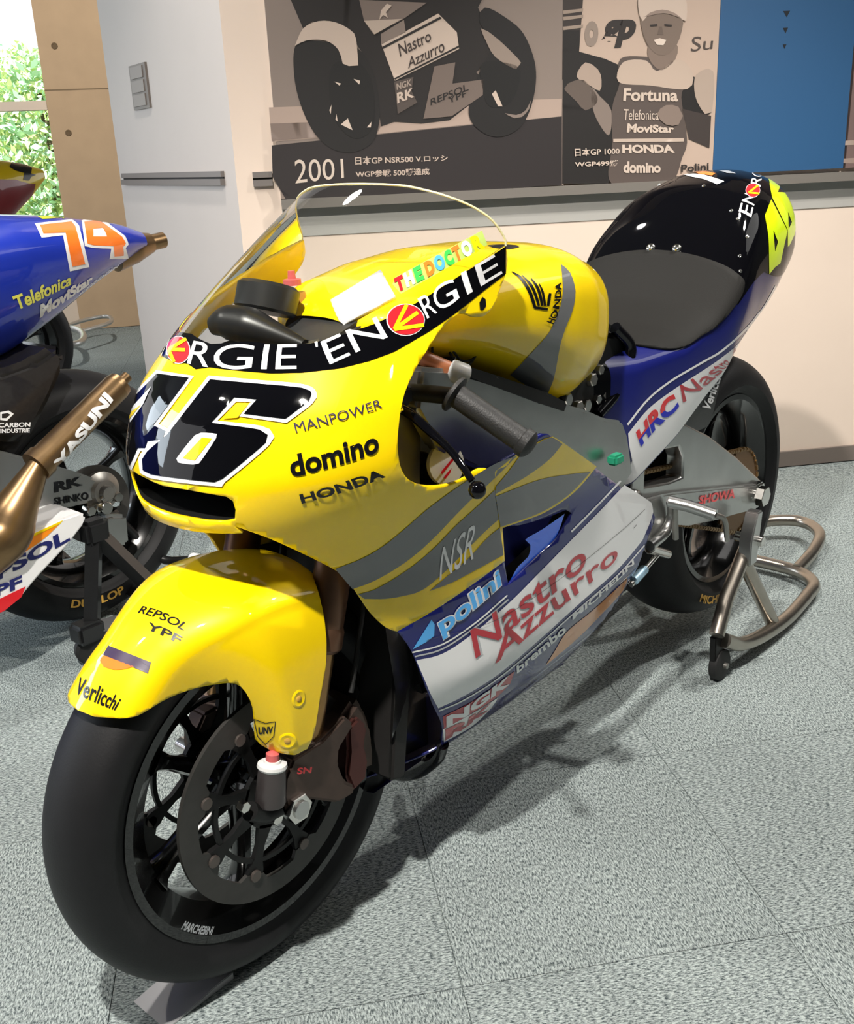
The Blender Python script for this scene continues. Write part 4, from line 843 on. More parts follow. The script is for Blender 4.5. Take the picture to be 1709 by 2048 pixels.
text(FAIR, 'NGK', c5([(655, 1430), (960, 1222)]), c5([(655, 1378), (968, 1168)]), WHT, lf, layer=2, bold=.05); text(FAIR, 'RK', c5([(650, 1492), (860, 1345)]), c5([(650, 1438), (885, 1302)]), DRED, lf, layer=2, bold=.05)
text(FAIR, 'brembo', c5([(995, 1172), (1235, 968)]), c5([(992, 1135), (1215, 935)]), WHT, lf, layer=2, bold=.03); text(FAIR, 'MICHELIN', c5([(1262, 915), (1560, 645)]), c5([(1262, 885), (1555, 622)]), WHT, lf, layer=2, bold=.03)
decal(FAIR, c5([(1135, 1132, 'c'), (1180, 1060), (1240, 968), (1370, 860), (1530, 712, 'c'), (1505, 775), (1400, 890), (1280, 1010)]), DORG, lf, 1, 'orange_panel')
# duct behind the opening
dq = duct; dv, df = conform(FAIR, *triangulate([expand(dq, .06 if False else .0)]) , -.03) if False else conform(FAIR, *triangulate([dq*[1, 1]]), -.03)
di = MB().add(dv, df).build('side_duct', DNAVY, lf)
fl = decal(FAIR, c5([(1235, 405, 'c'), (1130, 478), (1045, 530), (1070, 555), (1060, 610), (1010, 660), (968, 735, 'c'), (1100, 608), (1190, 520)]), mat('lit_blue_lip', (.015, .13, .85), .25, coat=1), lf, -4, 'lit_panel_lip')  # brighter blue holds the light falling on the panel's top lip
# colours on the belly, right half too
decal(FAIR, np.array([[ft(x, z), z] for x, z in [(.16, .50), (.30, .50), (.50, .535), (.80, .49), (.80, .43), (.5, .37), (.2, .34)]])*[-1, 1], WHT, lfr, 1, 'white_panel', raw=True)
# windscreen letters
cols = [('T', RED), ('H', WHT), ('E', GRN), ('D', ORG), ('O', LBLU), ('C', GRN), ('T', ORG), ('O', WHT), ('R', YEL)]
b0, b1 = np.array([100, 700]), np.array([610, 438]); t0, t1 = np.array([78, 622]), np.array([575, 352])
decal(FAIR, c2(C([(72, 650), (90, 610), (330, 480), (580, 345), (612, 425), (500, 490), (300, 605), (120, 705)])), mat('pale_lime_backing', (.45, .6, .12), .4), ws, .6, 'letter_backing')
pos = [(0, .095), (.105, .20), (.215, .30), (.335, .43), (.44, .545), (.555, .64), (.65, .73), (.745, .85), (.865, .98)]
for (ch_, mm), (p, q_) in zip(cols, pos): text(FAIR, ch_, c2([tuple(b0+(b1-b0)*p), tuple(b0+(b1-b0)*q_)]), c2([tuple(t0+(t1-t0)*p), tuple(t0+(t1-t0)*q_)]), mm, ws, layer=2, bold=.07, name='coloured_letter')
# small screw and oval hole by the band end
decal(FAIR, c2([(582, 722), (600, 735), (603, 775), (585, 800), (568, 795), (565, 755)]), INK, U, 1, 'oval_slot')
# ---- tank livery
T = tk
decal(TANK, c2([(1030, 537, 'c'), (1082, 585), (1112, 690), (1095, 800), (1055, 900), (1025, 1000), (1003, 1120), (985, 1200), (955, 1272, 'c'), (850, 1232), (742, 1165, 'c'), (860, 1040), (960, 925), (1018, 800), (1040, 690)]), GRY, T, 1)
for st_, w in (([(750, 580), (800, 615), (850, 690), (882, 782)], [2, 6, 7, 6]), ([(880, 782), (955, 792)], 5), ([(808, 600), (858, 655), (886, 715), (903, 772)], [2, 6, 6, 5]), ([(860, 618), (893, 665), (911, 715), (922, 772)], [2, 6, 6, 5]), ([(905, 648), (925, 695), (939, 772)], [2, 5, 5]), ([(968, 702), (962, 735), (956, 772)], [5, 6, 5])):
    line(TANK, c2(st_), w, INK, T, 1, 'wing_feather')
text(TANK, 'HONDA', c2([(985, 878), (1022, 760), (1030, 640)]), c2([(945, 862), (985, 760), (993, 645)]), INK, T, bold=.03)
decal(TANK, c2([(610, 432), (700, 425), (780, 430), (795, 440), (740, 452), (690, 450)]), INK, T, 1, 'vent_slot')
# ---- tail livery
decal(TAIL, [(-.52, 1.165), (-.3, 1.11), (0, 1.10), (.3, 1.11), (.52, 1.165), (.62, 1.3), (.85, 1.45), (1, 1.55), (1, 1.715), (-1, 1.715), (-1, 1.55), (-.85, 1.45), (-.62, 1.3)], BLK, tl_, 1, 'black_hump', raw=True)
decal(TAIL, [(-.62, .738), (.62, .738), (.62, .785), (-.62, .785)], BLK, tl_, 1, 'black_nose_panel', raw=True)
sh = np.array(catmull([(0, 1.178), (.2, 1.176), (.36, 1.18), (.455, 1.185), (.485, 1.165), (.475, 1.11), (.44, 1.05), (.42, 1.0), (.395, .955), (.33, .915), (.2, .875), (0, .855)], 4)); sf = np.concatenate([sh, (sh*[-1, 1])[::-1][1:-1]])
pad = decal(TAIL, sf, SEATM, bike, 5, 'seat_pad', raw=True, unit=.001, thick=.005)
decal(TAIL, c3([(655, 62), (760, 58), (850, 80), (915, 103, 'c'), (870, 122, 'c'), (790, 90), (700, 72)]), WHT, tl_, 2); decal(TAIL, c3([(720, 45), (800, 42), (860, 55, 'c'), (840, 68, 'c'), (760, 56)]), ORG, tl_, 2); decal(TAIL, c3([(880, 38), (940, 38), (985, 55), (930, 52)]), SILV, tl_, 2)
decal(TAIL, c3([(1183, 85, 'c'), (1228, 100), (1255, 128, 'c'), (1240, 168, 'c'), (1290, 172), (1340, 235), (1360, 300), (1340, 430), (1300, 500, 'c'), (1300, 400, 'c'), (1275, 345, 'c'), (1205, 200, 'c')]), FLUO, tl_, 2, 'number_digit', holes=[c3(C([(1302, 290), (1325, 350), (1306, 388)]))])
decal(TAIL, c3([(1187, 668, 'c'), (1182, 450), (1160, 310, 'c'), (1200, 212, 'c'), (1272, 352, 'c'), (1298, 405, 'c'), (1255, 600, 'c'), (1222, 625, 'c')]), FLUO, tl_, 2, 'number_digit', holes=[c3(C([(1212, 400), (1240, 470), (1222, 530)]))])
text(TAIL, 'EN', c3([(1078, 325), (1112, 190)]), c3([(1003, 285), (1040, 175)]), WHT, tl_, layer=2, bold=.0)
emblem(TAIL, c3, 1088, 158, 42, 40, [[(1120, 130), (1060, 175)], [(1060, 175), (1125, 180)]], 3.5, tl_)
text(TAIL, 'RG', c3([(1135, 138), (1145, 55)]), c3([(1075, 115), (1085, 42)]), WHT, tl_, layer=2, bold=.0)
decal(TAIL, c3([(326, 1640, 'c'), (450, 1490), (620, 1362), (800, 1245), (900, 1175), (1010, 1082), (1110, 960), (1180, 850, 'c'), ('r', .99, 1.42), ('r', .99, 1.25), ('r', .99, 1.1), ('r', .99, .9), ('r', .99, .835), (350, 1806, 'c'), (330, 1700)]), WHT, tl_, 1, 'white_panel')
line(TAIL, c3([(322, 1588), (450, 1430), (600, 1312), (800, 1195), (900, 1135), (1040, 1010), (1150, 880), (1230, 740)]), 4, WHT, tl_)
text(TAIL, 'HRC', c3([(402, 1722), (500, 1610), (640, 1480)]), c3([(370, 1632), (470, 1500), (600, 1392)]), RED, tl_, layer=2, bold=.05, vclip='hi'); text(TAIL, 'HRC', c3([(402, 1722), (500, 1610), (640, 1480)]), c3([(370, 1632), (470, 1500), (600, 1392)]), mat('deep_blue_ink', (.01, .02, .5), .4), tl_, layer=2, bold=.05, vclip='lo')
text(TAIL, 'Nastro', c3([(660, 1452), (900, 1265), (945, 1225)]), c3([(640, 1345), (800, 1240), (915, 1165)]), DRED, tl_, layer=2, bold=.01)
text(TAIL, 'A', c3([(985, 1180), (1010, 1140)]), c3([(960, 1130), (990, 1100)]), DRED, tl_, layer=2, bold=.01)
for (u, v) in ((1303, 497), (1355, 498)):
    q = TAIL.hits([(u, v)])[0]; p = TAIL.P(q[0:1], q[1:2])[0]; n = TAIL.N(q[0:1], q[1:2])[0]; MB().lathe([(0, .009), (.005, .0085), (.009, .006), (.0105, .002), (.0105, 0)], p, n, 20).build('cowl_bolt', CHR, tl_)
for (u, v) in c3([(1012, 650), (1055, 440), (998, 330), (958, 280), (790, 128), (1010, 557), (510, 108)]):
    q = TAIL.hits([(u, v)])[0]; p = TAIL.P(q[0:1], q[1:2])[0]; n = TAIL.N(q[0:1], q[1:2])[0]; MB().lathe([(0, .003), (.003, .0025), (.0042, .001), (.0042, 0)], p, n, 12).build('cowl_rivet', CHR, tl_)
# ---- fender livery
F_ = fen
text(FEND, 'REPSOL', c4([(414, 310), (606, 384)]), c4([(436, 280), (634, 360)]), INK, F_, layer=1, bold=.01); text(FEND, 'YPF', c4([(446, 378), (588, 440)]), c4([(462, 348), (604, 410)]), INK, F_, layer=1, bold=.02)
decal(FEND, c4(C([(290, 447), (470, 518), (457, 565), (268, 486)])), mat('aubergine_print', (.03, .01, .05), .4), F_, 1, 'logo_bar'); decal(FEND, c4([(262, 486, 'c'), (398, 536, 'c'), (360, 547), (310, 550), (272, 538), (255, 512)]), ORG, F_, 1, 'logo_half_disc')
text(FEND, 'Verlicchi', c4([(150, 650), (240, 692), (318, 722)]), c4([(172, 582), (265, 622), (348, 672)]), INK, F_, layer=1, bold=.02)
sh_ = [(905, 757), (955, 775), (997, 768), (990, 830), (955, 865), (922, 830), (905, 757)]
for i in range(6): line(FEND, c4([sh_[i], sh_[i+1]]), 1.6, INK, F_, 1, 'shield_outline')
text(FEND, 'UNV', c4([(925, 822), (985, 818)]), c4([(925, 790), (988, 788)]), INK, F_, layer=1, bold=.05)
for (u, v) in c4([(1095, 672), (1048, 850)]):
    q = FEND.hits([(u, v)])[0]; p = FEND.P(q[0:1], q[1:2])[0]; n = FEND.N(q[0:1], q[1:2])[0]
    MB().lathe([(0, .0003), (.006, .0006), (.0095, .0016), (.012, .0004), (.0122, -.001)], p, n, 24).build('fender_dimple', YEL, F_); MB().lathe([(0, .0022), (.003, .002), (.0045, .001), (.0045, 0)], p, n, 12).build('fender_screw', GOLD, F_)
# ---- swingarm, hugger and tyre lettering
def yplane(y): return Surf(lambda a, b: np.stack([a, 0*a+y, b], -1), (-.5, 2), (0, 1.2), 40, 40, (9, 9), inner=lambda p: p+[0, .5, 0])
S1 = yplane(-.1495); text(S1, 'SHOWA', c6([(755, 640), (975, 600)]), c6([(765, 585), (982, 540)]), RED, sw, bold=.03)
hg = plate('rear_hugger', c3([(520, 1600), (640, 1490), (900, 1240), (900, 1310), (850, 1520), (820, 1600), (740, 1640), (620, 1590)]), -.10, .015, CBODY, bike, .003)
S2 = yplane(-.1005); text(S2, 'Verlicchi', c3([(822, 1510), (905, 1270)]), c3([(775, 1480), (862, 1265)]), WHT, hg, bold=.03)
def ringtext(parent, cx, cz, y, r, h, body, a0, a1, m, bold=.03, nm='sidewall_lettering', slope=0):
    v, f = glyphs(body, bold, 0, 1.0); a = a0+(a1-a0)*v[:, 0]; rr = r+h*v[:, 1]*(1 if a1 < a0 else -1)
    MB().add(np.stack([cx+rr*np.cos(a), y+slope*(rr-r), cz+rr*np.sin(a)], -1), f).build(nm, m, parent)
d2 = math.radians
ringtext(RWH, RWC[0], RWC[1], -.0945, .272, .022, 'MICHELIN', d2(-122), d2(-84), GOLD)
ringtext(FWH, 0, AXZ, -.056, .209, .012, 'MARCHESINI', d2(219), d2(236), SILV, nm='rim_lettering')
cal_t = yplane(-.132); text(cal_t, 'SN', c4([(1085, 990), (1145, 985)]), c4([(1088, 962), (1150, 958)]), RED, bike, bold=.03, name='caliper_lettering')
# ================================================================== BOARDS ON THE WALL
BD = .022
WB = Surf(lambda a, b: WP(a, b)+wn*BD, (-1, 4.5), (0, 2.9), 60, 60, (9, 9), inner=lambda p: p-wn)
def board(label, a0, a1, z0, z1, col, nm='photo_board', cat='poster'):
    m = mat('board_'+col[1:], tuple(x**1.15 for x in lin(col)), .55); t = slab(MB(), WO, wd_, wn, a0, a1, z0, z1, .0005, BD).build(nm, m, smooth=False)
    c = WP((a0+a1)/2, z0).reshape(3); t.data.transform(Matrix.Translation(-Vector(c))); t.location = c; return tag(t, label, cat)
def G(h): return mat('print_'+h[1:], tuple(x**1.22 for x in lin(h)), .6)
def D(par, k, pts, h, layer=1, nm='printed_shape', cor=False):
    o = decal(WB, k(C(pts) if cor else pts), G(h), par, layer, nm, unit=.0006); o.data.transform(Matrix.Translation(-Vector(par.location))); return o
def TX(par, k, body, bot, top, h, layer=6, bold=.01):
    o = text(WB, body, k(bot), k(top), G(h), par, layer, 'printed_lettering', bold, unit=.0006); o.data.transform(Matrix.Translation(-Vector(par.location))); return o
p1 = K(500, 0, .3803); p2 = K(1100, 0, .3564)
b1_ = board('large black and white photo board of a racing motorcycle, with white caption 2001', .200, 1.097, 1.02, 2.3, '#8d8078')
D(b1_, p1, [(100, 565), (700, 545), (1642, 520), (1640, 615), (1150, 655), (670, 705), (115, 745)], '#b3a196', 1, cor=True)
D(b1_, p1, [(108, 650), (400, 640), (700, 640), (670, 700), (115, 740)], '#8b7c74', 2, cor=True)
D(b1_, p1, [(115, 765), (400, 735), (670, 708), (1160, 658), (1641, 612), (1641, 972), (900, 1020), (192, 1052), (120, 930)], '#342d2e', 2, cor=True)
D(b1_, p1, [(215, 0), (600, -60), (1250, -60), (1200, 40), (1280, 230), (1250, 330), (1190, 380), (1230, 420), (1220, 500), (1050, 632), (900, 650), (760, 640), (690, 665), (640, 350), (540, 200), (330, 110), (280, 150)], '#2b2524', 3, cor=True)
D(b1_, p1, [(240, 240), (233, 400), (270, 560), (340, 700), (430, 782), (530, 802), (620, 770), (668, 700), (682, 560), (640, 350), (560, 250), (470, 230), (330, 215)], '#231f1f', 4)
D(b1_, p1, [(420, 380), (425, 560), (480, 680), (560, 730), (640, 680), (655, 540), (630, 400), (560, 320), (470, 320)], '#171414', 5)
for q in ([(478, 655), (515, 622), (540, 685)], [(418, 580), (430, 550), (425, 600)], [(445, 430), (480, 440), (470, 450)], [(545, 415), (580, 425), (575, 445)], [(615, 670), (640, 640), (635, 670)], [(455, 600), (462, 640), (450, 630)]): D(b1_, p1, q, '#cfc0b4', 6, cor=True)
D(b1_, p1, [(236, 242, 'c'), (280, 150), (360, 112), (450, 118), (530, 160), (558, 205), (570, 345, 'c'), (520, 348), (488, 335, 'c'), (465, 262), (400, 215), (300, 213)], '#c4b4a8', 6)
D(b1_, p1, [(575, 0), (930, 15), (800, 105), (650, 182), (600, 110)], '#83766f', 5, cor=True); D(b1_, p1, [(600, 110), (800, 100), (655, 182)], '#b9aa9e', 6, cor=True)
D(b1_, p1, [(690, 55), (720, 20), (745, 30), (715, 65), (725, 95), (700, 80), (680, 105)], '#c4b4a8', 7)
D(b1_, p1, [(688, 180), (810, 105), (820, 170), (690, 235)], '#8d8078', 5, cor=True)
D(b1_, p1, [(692, 235), (990, 72), (1088, 170), (1100, 258), (762, 425)], '#c6b6aa', 5, cor=True)
D(b1_, p1, [(697, 246), (1000, 88), (1008, 98), (700, 258)], '#2b2524', 6, cor=True); D(b1_, p1, [(758, 412), (1098, 240), (1099, 250), (762, 420)], '#2b2524', 6, cor=True)
TX(b1_, p1, 'Nastro', [(790, 300), (955, 215)], [(778, 232), (945, 155)], '#4a3f3b', 7); TX(b1_, p1, 'Azzurro', [(832, 362), (1025, 270)], [(832, 305), (1015, 205)], '#4a3f3b', 7)
D(b1_, p1, [(970, 350), (1080, 328), (1065, 440), (1228, 418), (1225, 500), (1060, 612), (912, 625)], '#7c6f68', 6, cor=True)
TX(b1_, p1, 'REPSOL', [(950, 555), (1150, 475)], [(950, 520), (1145, 438)], '#2b2524', 8); TX(b1_, p1, 'YPF', [(1045, 545), (1140, 505)], [(1040, 515), (1135, 475)], '#2b2524', 8)
D(b1_, p1, [(758, 430), (860, 405), (850, 480), (880, 540), (778, 600)], '#5f5550', 6, cor=True); TX(b1_, p1, 'RK', [(775, 545), (865, 510)], [(772, 490), (860, 460)], '#c4b4a8', 8, .03); TX(b1_, p1, 'NGK', [(772, 475), (850, 450)], [(770, 440), (850, 415)], '#a5978d', 8, .03)
D(b1_, p1, [(1150, 600), (1230, 700), (1330, 718), (1430, 660), (1490, 520), (1502, 350), (1440, 180), (1340, 90), (1235, 40), (1205, 110), (1270, 230), (1200, 400)], '#211d1d', 5)
D(b1_, p1, [(1215, 150), (1250, 165), (1330, 230), (1425, 330), (1400, 365), (1290, 300), (1240, 215)], '#9a8c82', 6); D(b1_, p1, [(1225, 330), (1400, 345), (1420, 420), (1370, 540), (1260, 560), (1220, 450)], '#141111', 6)
D(b1_, p1, [(1272, 495), (1292, 475), (1328, 560), (1305, 560)], '#c6b6aa', 7, cor=True); D(b1_, p1, [(1340, 595), (1400, 605), (1450, 580), (1478, 525), (1470, 570), (1430, 615), (1390, 622)], '#8d8078', 7)
TX(b1_, p1, '2001', [(240, 966), (495, 936)], [(234, 840), (490, 834)], '#cfc2b6', 4, 0)
TX(b1_, p1, '日本GP NSR500 V.ロッシ', [(555, 868), (1042, 846)], [(553, 824), (1040, 815)], '#c4b4a8', 4, .02); TX(b1_, p1, 'WGP参戦 500勝達成', [(557, 935), (945, 920)], [(555, 898), (943, 882)], '#c4b4a8', 4, .02)
b2_ = board('black and white photo board of a smiling rider in a cap and leather suit', 1.100, 1.600, 1.03, 2.3, '#bfab9d')
D(b2_, p2, [(75, -40), (190, -40), (165, 290), (70, 450)], '#453c39', 1, cor=True)
for yy_ in (60, 95, 150): D(b2_, p2, [(75, yy_), (188, yy_-12), (186, yy_+5), (76, yy_+20)], '#a39488', 2, cor=True)
TX(b2_, p2, 'o', [(190, 262), (270, 262)], [(200, 118), (275, 118)], '#9a8c82', 2, .06); TX(b2_, p2, 'gp', [(275, 275), (455, 265)], [(315, 112), (498, 108)], '#3b3432', 2, .06); TX(b2_, p2, 'Su', [(790, 292), (912, 275)], [(800, 205), (920, 205)], '#5a504b', 2, .0)
D(b2_, p2, [(75, 170), (165, 170), (165, 290), (310, 330), (400, 370), (420, 500), (360, 620), (345, 990), (330, 1030), (70, 1030)], '#262120', 2, cor=True)
D(b2_, p2, [(150, 430), (200, 350), (270, 390), (290, 450), (280, 510), (225, 480)], '#b09f93', 3); D(b2_, p2, [(100, 470), (190, 450), (270, 560), (200, 620), (150, 570), (80, 500)], '#6f635c', 3); D(b2_, p2, [(230, 490), (280, 540), (345, 620), (330, 760), (250, 640)], '#8d8078', 3)
D(b2_, p2, [(900, 640), (760, 640), (735, 560), (720, 510), (810, 430), (860, 600)], '#262120', 3); D(b2_, p2, [(740, 610), (905, 650), (895, 830), (780, 780)], '#4a413e', 4, cor=True)
D(b2_, p2, [(395, 330), (560, 320), (720, 340), (800, 420), (740, 520), (750, 640), (770, 800), (740, 890), (700, 1000), (600, 1030), (345, 1028), (350, 800), (350, 600), (390, 470)], '#655a55', 4)
D(b2_, p2, [(385, 460), (410, 350), (540, 340), (600, 400), (720, 330), (800, 410), (770, 500), (560, 480)], '#c0af A2'.replace(' ', ''), 5); D(b2_, p2, [(820, 420), (915, 400), (908, 630), (870, 640), (815, 540)], '#b3a397', 5)
D(b2_, p2, [(555, 330), (565, 240), (705, 240), (705, 330), (625, 395)], '#8a7a70', 5); D(b2_, p2, [(508, 90), (550, 60), (700, 60), (745, 100), (740, 170), (712, 250), (670, 300), (610, 310), (560, 270), (525, 200)], '#84756b', 6)
D(b2_, p2, [(500, 85), (515, -40), (740, -40), (762, 120), (700, 75), (630, 55), (560, 75), (520, 120)], '#c9b9ad', 7); D(b2_, p2, [(530, 95), (560, 72), (630, 55), (700, 75), (740, 105), (640, 75)], '#9a8a80', 8)
D(b2_, p2, [(580, 225), (615, 215), (652, 225), (635, 255), (600, 252)], '#d8cabf', 8); D(b2_, p2, [(560, 140), (600, 135), (602, 146), (562, 150)], '#3b3432', 8); D(b2_, p2, [(640, 135), (685, 140), (682, 150), (642, 146)], '#3b3432', 8); D(b2_, p2, [(612, 150), (628, 150), (636, 196), (600, 196)], '#75675e', 7)
D(b2_, p2, [(600, 640), (650, 590), (720, 600), (745, 650), (720, 700), (650, 700)], '#8f8077', 8)
TX(b2_, p2, 'Fortuna', [(410, 568), (718, 570)], [(415, 495), (715, 500)], '#cdbeb2', 7, .03); TX(b2_, p2, 'Telefonica', [(410, 675), (610, 672)], [(415, 612), (605, 618)], '#cdbeb2', 7, .0); TX(b2_, p2, 'MoviStar', [(430, 745), (695, 745)], [(435, 692), (695, 705)], '#cdbeb2', 7, .04)
D(b2_, p2, [(355, 780), (750, 775), (750, 795), (355, 798)], '#c0b0a4', 7, cor=True); TX(b2_, p2, 'HONDA', [(405, 860), (700, 858)], [(405, 812), (690, 812)], '#cdbeb2', 7, .05); TX(b2_, p2, 'domino', [(412, 972), (620, 970)], [(412, 905), (620, 912)], '#cdbeb2', 7, .04); TX(b2_, p2, 'Polini', [(735, 968), (890, 955)], [(735, 925), (890, 912)], '#3b3432', 7, .02)
TX(b2_, p2, '日本GP 1000', [(140, 878), (390, 865)], [(138, 832), (390, 828)], '#cdbeb2', 7, .02); TX(b2_, p2, 'WGP499勝', [(140, 938), (385, 932)], [(138, 905), (385, 898)], '#cdbeb2', 7, .02)
b3_ = board('plain blue display board with three small dark triangles, right of the rider photo', 1.601, 2.062, 1.03, 2.3, '#33618a', 'blue_board', 'board')
for q in ([(1312, 62), (1350, 60), (1330, 98)], [(1310, 156), (1338, 155), (1324, 187)], [(1308, 250), (1330, 248), (1318, 275)]): D(b3_, p2, q, '#14202b', 1, 'printed_triangle', cor=True)
b4_ = board('narrow visible edge of a brown grey photo board at the right end of the wall', 2.070, 2.75, 1.03, 2.3, '#7d6a66', 'photo_board')
D(b4_, p2, [(1660, 790), (1800, 780), (1800, 810), (1658, 815)], '#b0a096', 1, cor=True); D(b4_, p2, [(1650, 890), (1800, 880), (1800, 920), (1648, 915)], '#a39289', 1, cor=True)

# ================================================================== BLUE BIKE (second)
OX, OY = -.89, 1.30
b2 = thing('racing_motorcycle', 'blue racing motorcycle with orange 74 on its tail, cropped by the left edge', 'motorcycle', (OX, OY, 0))
XF = Matrix.Translation((OX, OY, 0))
def L2(u, v, y): return at(u, v, OY+y)-np.array([OX, OY, 0])
RW2 = wheel(b2, 'rear_wheel', 1.40, .335, .328, .19, nsp=5, ph=.5, hubw=.09)
disc(RW2, 1.40, .335, -.11, .10, .065, n=5)
ringtext(RW2, 1.40, .335, -.0955, .272, .022, 'DUNLOP', d2(-112), d2(-78), GOLD)
T2R = [(.60, .86, .80, .66, .15), (.80, .88, .82, .66, .17), (1.0, .97, .90, .67, .18), (1.15, 1.035, .94, .68, .18), (1.30, 1.045, .95, .73, .17), (1.42, 1.035, .95, .79, .145), (1.55, 1.015, .95, .86, .105), (1.64, .998, .95, .90, .07), (1.70, .975, .945, .93, .04)]
T2 = Surf(body(T2R, 2.2, 1.7), (-1, 1), (.60, 1.70), 90, 110, (.05, .03), inner=lambda p: np.stack([np.clip(p[:, 0], .7, 1.55), 0*p[:, 0], 0*p[:, 0]+.88], -1), xf=XF)
V, F = grid_mesh(T2, -1, 1, .60, 1.70, 60, 60); t2 = mk('seat_cowl', V, F, BLU2, b2); orient(t2, T2)
SEV = [(205, 1310), (430, 1290), (455, 1320), (520, 1545), (415, 1580), (365, 1375), (245, 1385)]
decal(T2, c7(C([(203, 1308), (420, 1284), (462, 1320), (522, 1562), (408, 1588), (368, 1378), (243, 1392)])), WHT, t2, 1, 'number_outline'); decal(T2, c7(C([(232, 1318), (418, 1298), (440, 1325), (497, 1545), (422, 1560), (382, 1362), (252, 1368)])), ORG, t2, 2, 'number_digit')
decal(T2, c7(C([(478, 1290), (570, 1278), (620, 1300), (730, 1380), (752, 1430), (735, 1450), (752, 1512), (640, 1515), (650, 1455), (540, 1450), (495, 1440)])), WHT, t2, 1, 'number_outline')
decal(T2, c7(C([(492, 1300), (568, 1292), (615, 1315), (712, 1385), (735, 1425), (718, 1445), (722, 1495), (668, 1500), (662, 1440), (545, 1435), (510, 1425)])), ORG, t2, 2, 'number_digit', holes=[c7(C([(545, 1340), (600, 1335), (625, 1385), (545, 1385)]))])
decal(T2, c7(C([(220, 1268), (352, 1256), (385, 1272), (250, 1282)])), FLUO, t2, 1, 'lime_flash')
text(T2, 'Telefonica', c7([(110, 1810), (415, 1665)]), c7([(65, 1735), (410, 1600)]), mat('pale_yellow_print', (.8, .78, .12), .4), t2, bold=.03, shear=.2); text(T2, 'MoviStar', c7([(230, 1862), (540, 1650)]), c7([(235, 1780), (540, 1600)]), WHT, t2, bold=.05)
text(T2, 'KERDON', c7([(490, 1755), (715, 1590)]), c7([(480, 1700), (700, 1540)]), WHT, t2, bold=.0)
MB().tube([L2(225, 512, 0), L2(265, 496, 0), L2(300, 486, 0)], [.042, .04, .026], 20).build('exhaust_cone', TITAN, b2); ce = MB().tube([L2(298, 487, 0), L2(326, 480, 0)], .021, 20, 0).build('exhaust_tip', TITAN, b2)
# carbon undertray
MB().prism([(lambda p: (p[0], p[2]))(L2(u, v, -.15)) for u, v in c8([(0, 270), (200, 200), (330, 110), (392, 160), (395, 230), (330, 400), (180, 690), (0, 690), (-300, 650), (-300, 300)])], -.15, .05, .02).build('undertray', CBODY, b2)
S3 = Surf(lambda a, b: np.stack([a, 0*a-.1505, b], -1), (0, 2), (0, 1.2), 40, 40, (9, 9), inner=lambda p: p+[0, .5, 0], xf=XF)
text(S3, 'CARBON', c8([(-10, 600), (175, 595)]), c8([(-10, 572), (178, 568)]), WHT, b2, bold=.03); text(S3, 'INDUSTRIE', c8([(0, 632), (172, 628)]), c8([(0, 608), (175, 602)]), WHT, b2, bold=.03)
decal(S3, c8([(0, 510), (50, 500), (80, 520), (40, 560), (0, 555)]), WHT, b2, 1, 'round_logo', holes=[c8([(10, 520), (45, 515), (60, 525), (35, 545), (10, 545)])])
# silencer on the left with lettering
A_ = L2(80, 925, -.27); B_ = L2(232, 775, -.25); 
sil = MB().tube([A_, B_], .033, 28, 0).build('silencer', TITAN, b2); MB().tube([B_, B_+(B_-A_)*.06], [.033, .03], 24, 0).build('end_ring', TITAN, sil); MB().tube([B_, B_+(B_-A_)*.16], .013, 20, 0).build('tail_pipe', TITAN, sil)
MB().tube([A_-(B_-A_)*.05, A_+(B_-A_)*.04], .037, 24, 0).build('collar', TITAN, sil)
MB().tube([L2(-120, 1180, -.22), L2(0, 1075, -.25), L2(30, 1020, -.26), A_], [.05, .062, .05, .022], 24, 6).build('expansion_chamber', TITAN, b2)
ax_ = (B_-A_)/np.linalg.norm(B_-A_); camd = CAM-np.array([OX, OY, 0])-A_; camd -= ax_*(camd@ax_); camd /= np.linalg.norm(camd); side = np.cross(ax_, camd)
SIL = Surf(lambda a, b: A_+ax_*np.asarray(b)[..., None]*np.linalg.norm(B_-A_)+.033*(camd*np.cos(np.asarray(a)[..., None])+side*np.sin(np.asarray(a)[..., None])), (-1.5, 1.5), (0, 1), 40, 40, (.2, .5), inner=lambda p: A_+np.outer((p-A_)@ax_, ax_), xf=XF)
text(SIL, 'YASUNI', [(.15, .08), (.15, .97)] if False else c8([(372, 862), (662, 440)]), c8([(300, 815), (610, 390)]), WHT, sil, bold=.05)
# swingarm and brake of the blue bike
sa = MB().prism([(lambda p: (p[0], p[2]))(L2(u, v, -.14)) for u, v in c8([(-200, 760), (0, 735), (250, 800), (480, 870), (690, 950), (690, 1000), (450, 1060), (190, 1115), (0, 1060), (-200, 1030)])], -.14, -.10, .006).build('swingarm', ALU, b2)
S4 = Surf(lambda a, b: np.stack([a, 0*a-.1405, b], -1), (0, 2), (0, 1.2), 40, 40, (9, 9), inner=lambda p: p+[0, .5, 0], xf=XF)
text(S4, 'RK', c8([(318, 982), (485, 935)]), c8([(315, 920), (475, 885)]), INK, sa, bold=.05); text(S4, 'SHINKO', c8([(318, 1052), (520, 1020)]), c8([(315, 1012), (515, 975)]), INK, sa, bold=.03)
hb = L2(212, 985, -.15); MB().lathe([(.0, -.045), (.016, -.045), (.02, -.03), (.03, -.028), (.036, -.02), (.05, -.012), (.05, 0), (0, 0)], hb+np.array([0, .03, 0]), (0, 1, 0), 28).build('hub_carrier', ALUD, b2)
hc = L2(222, 1060, -.15); MB().prism([(hc[0]-.03, hc[2]-.04), (hc[0]+.04, hc[2]-.05), (hc[0]+.045, hc[2]+.03), (hc[0]-.02, hc[2]+.05)], -.165, -.11, .01).build('rear_caliper', ALU, b2)
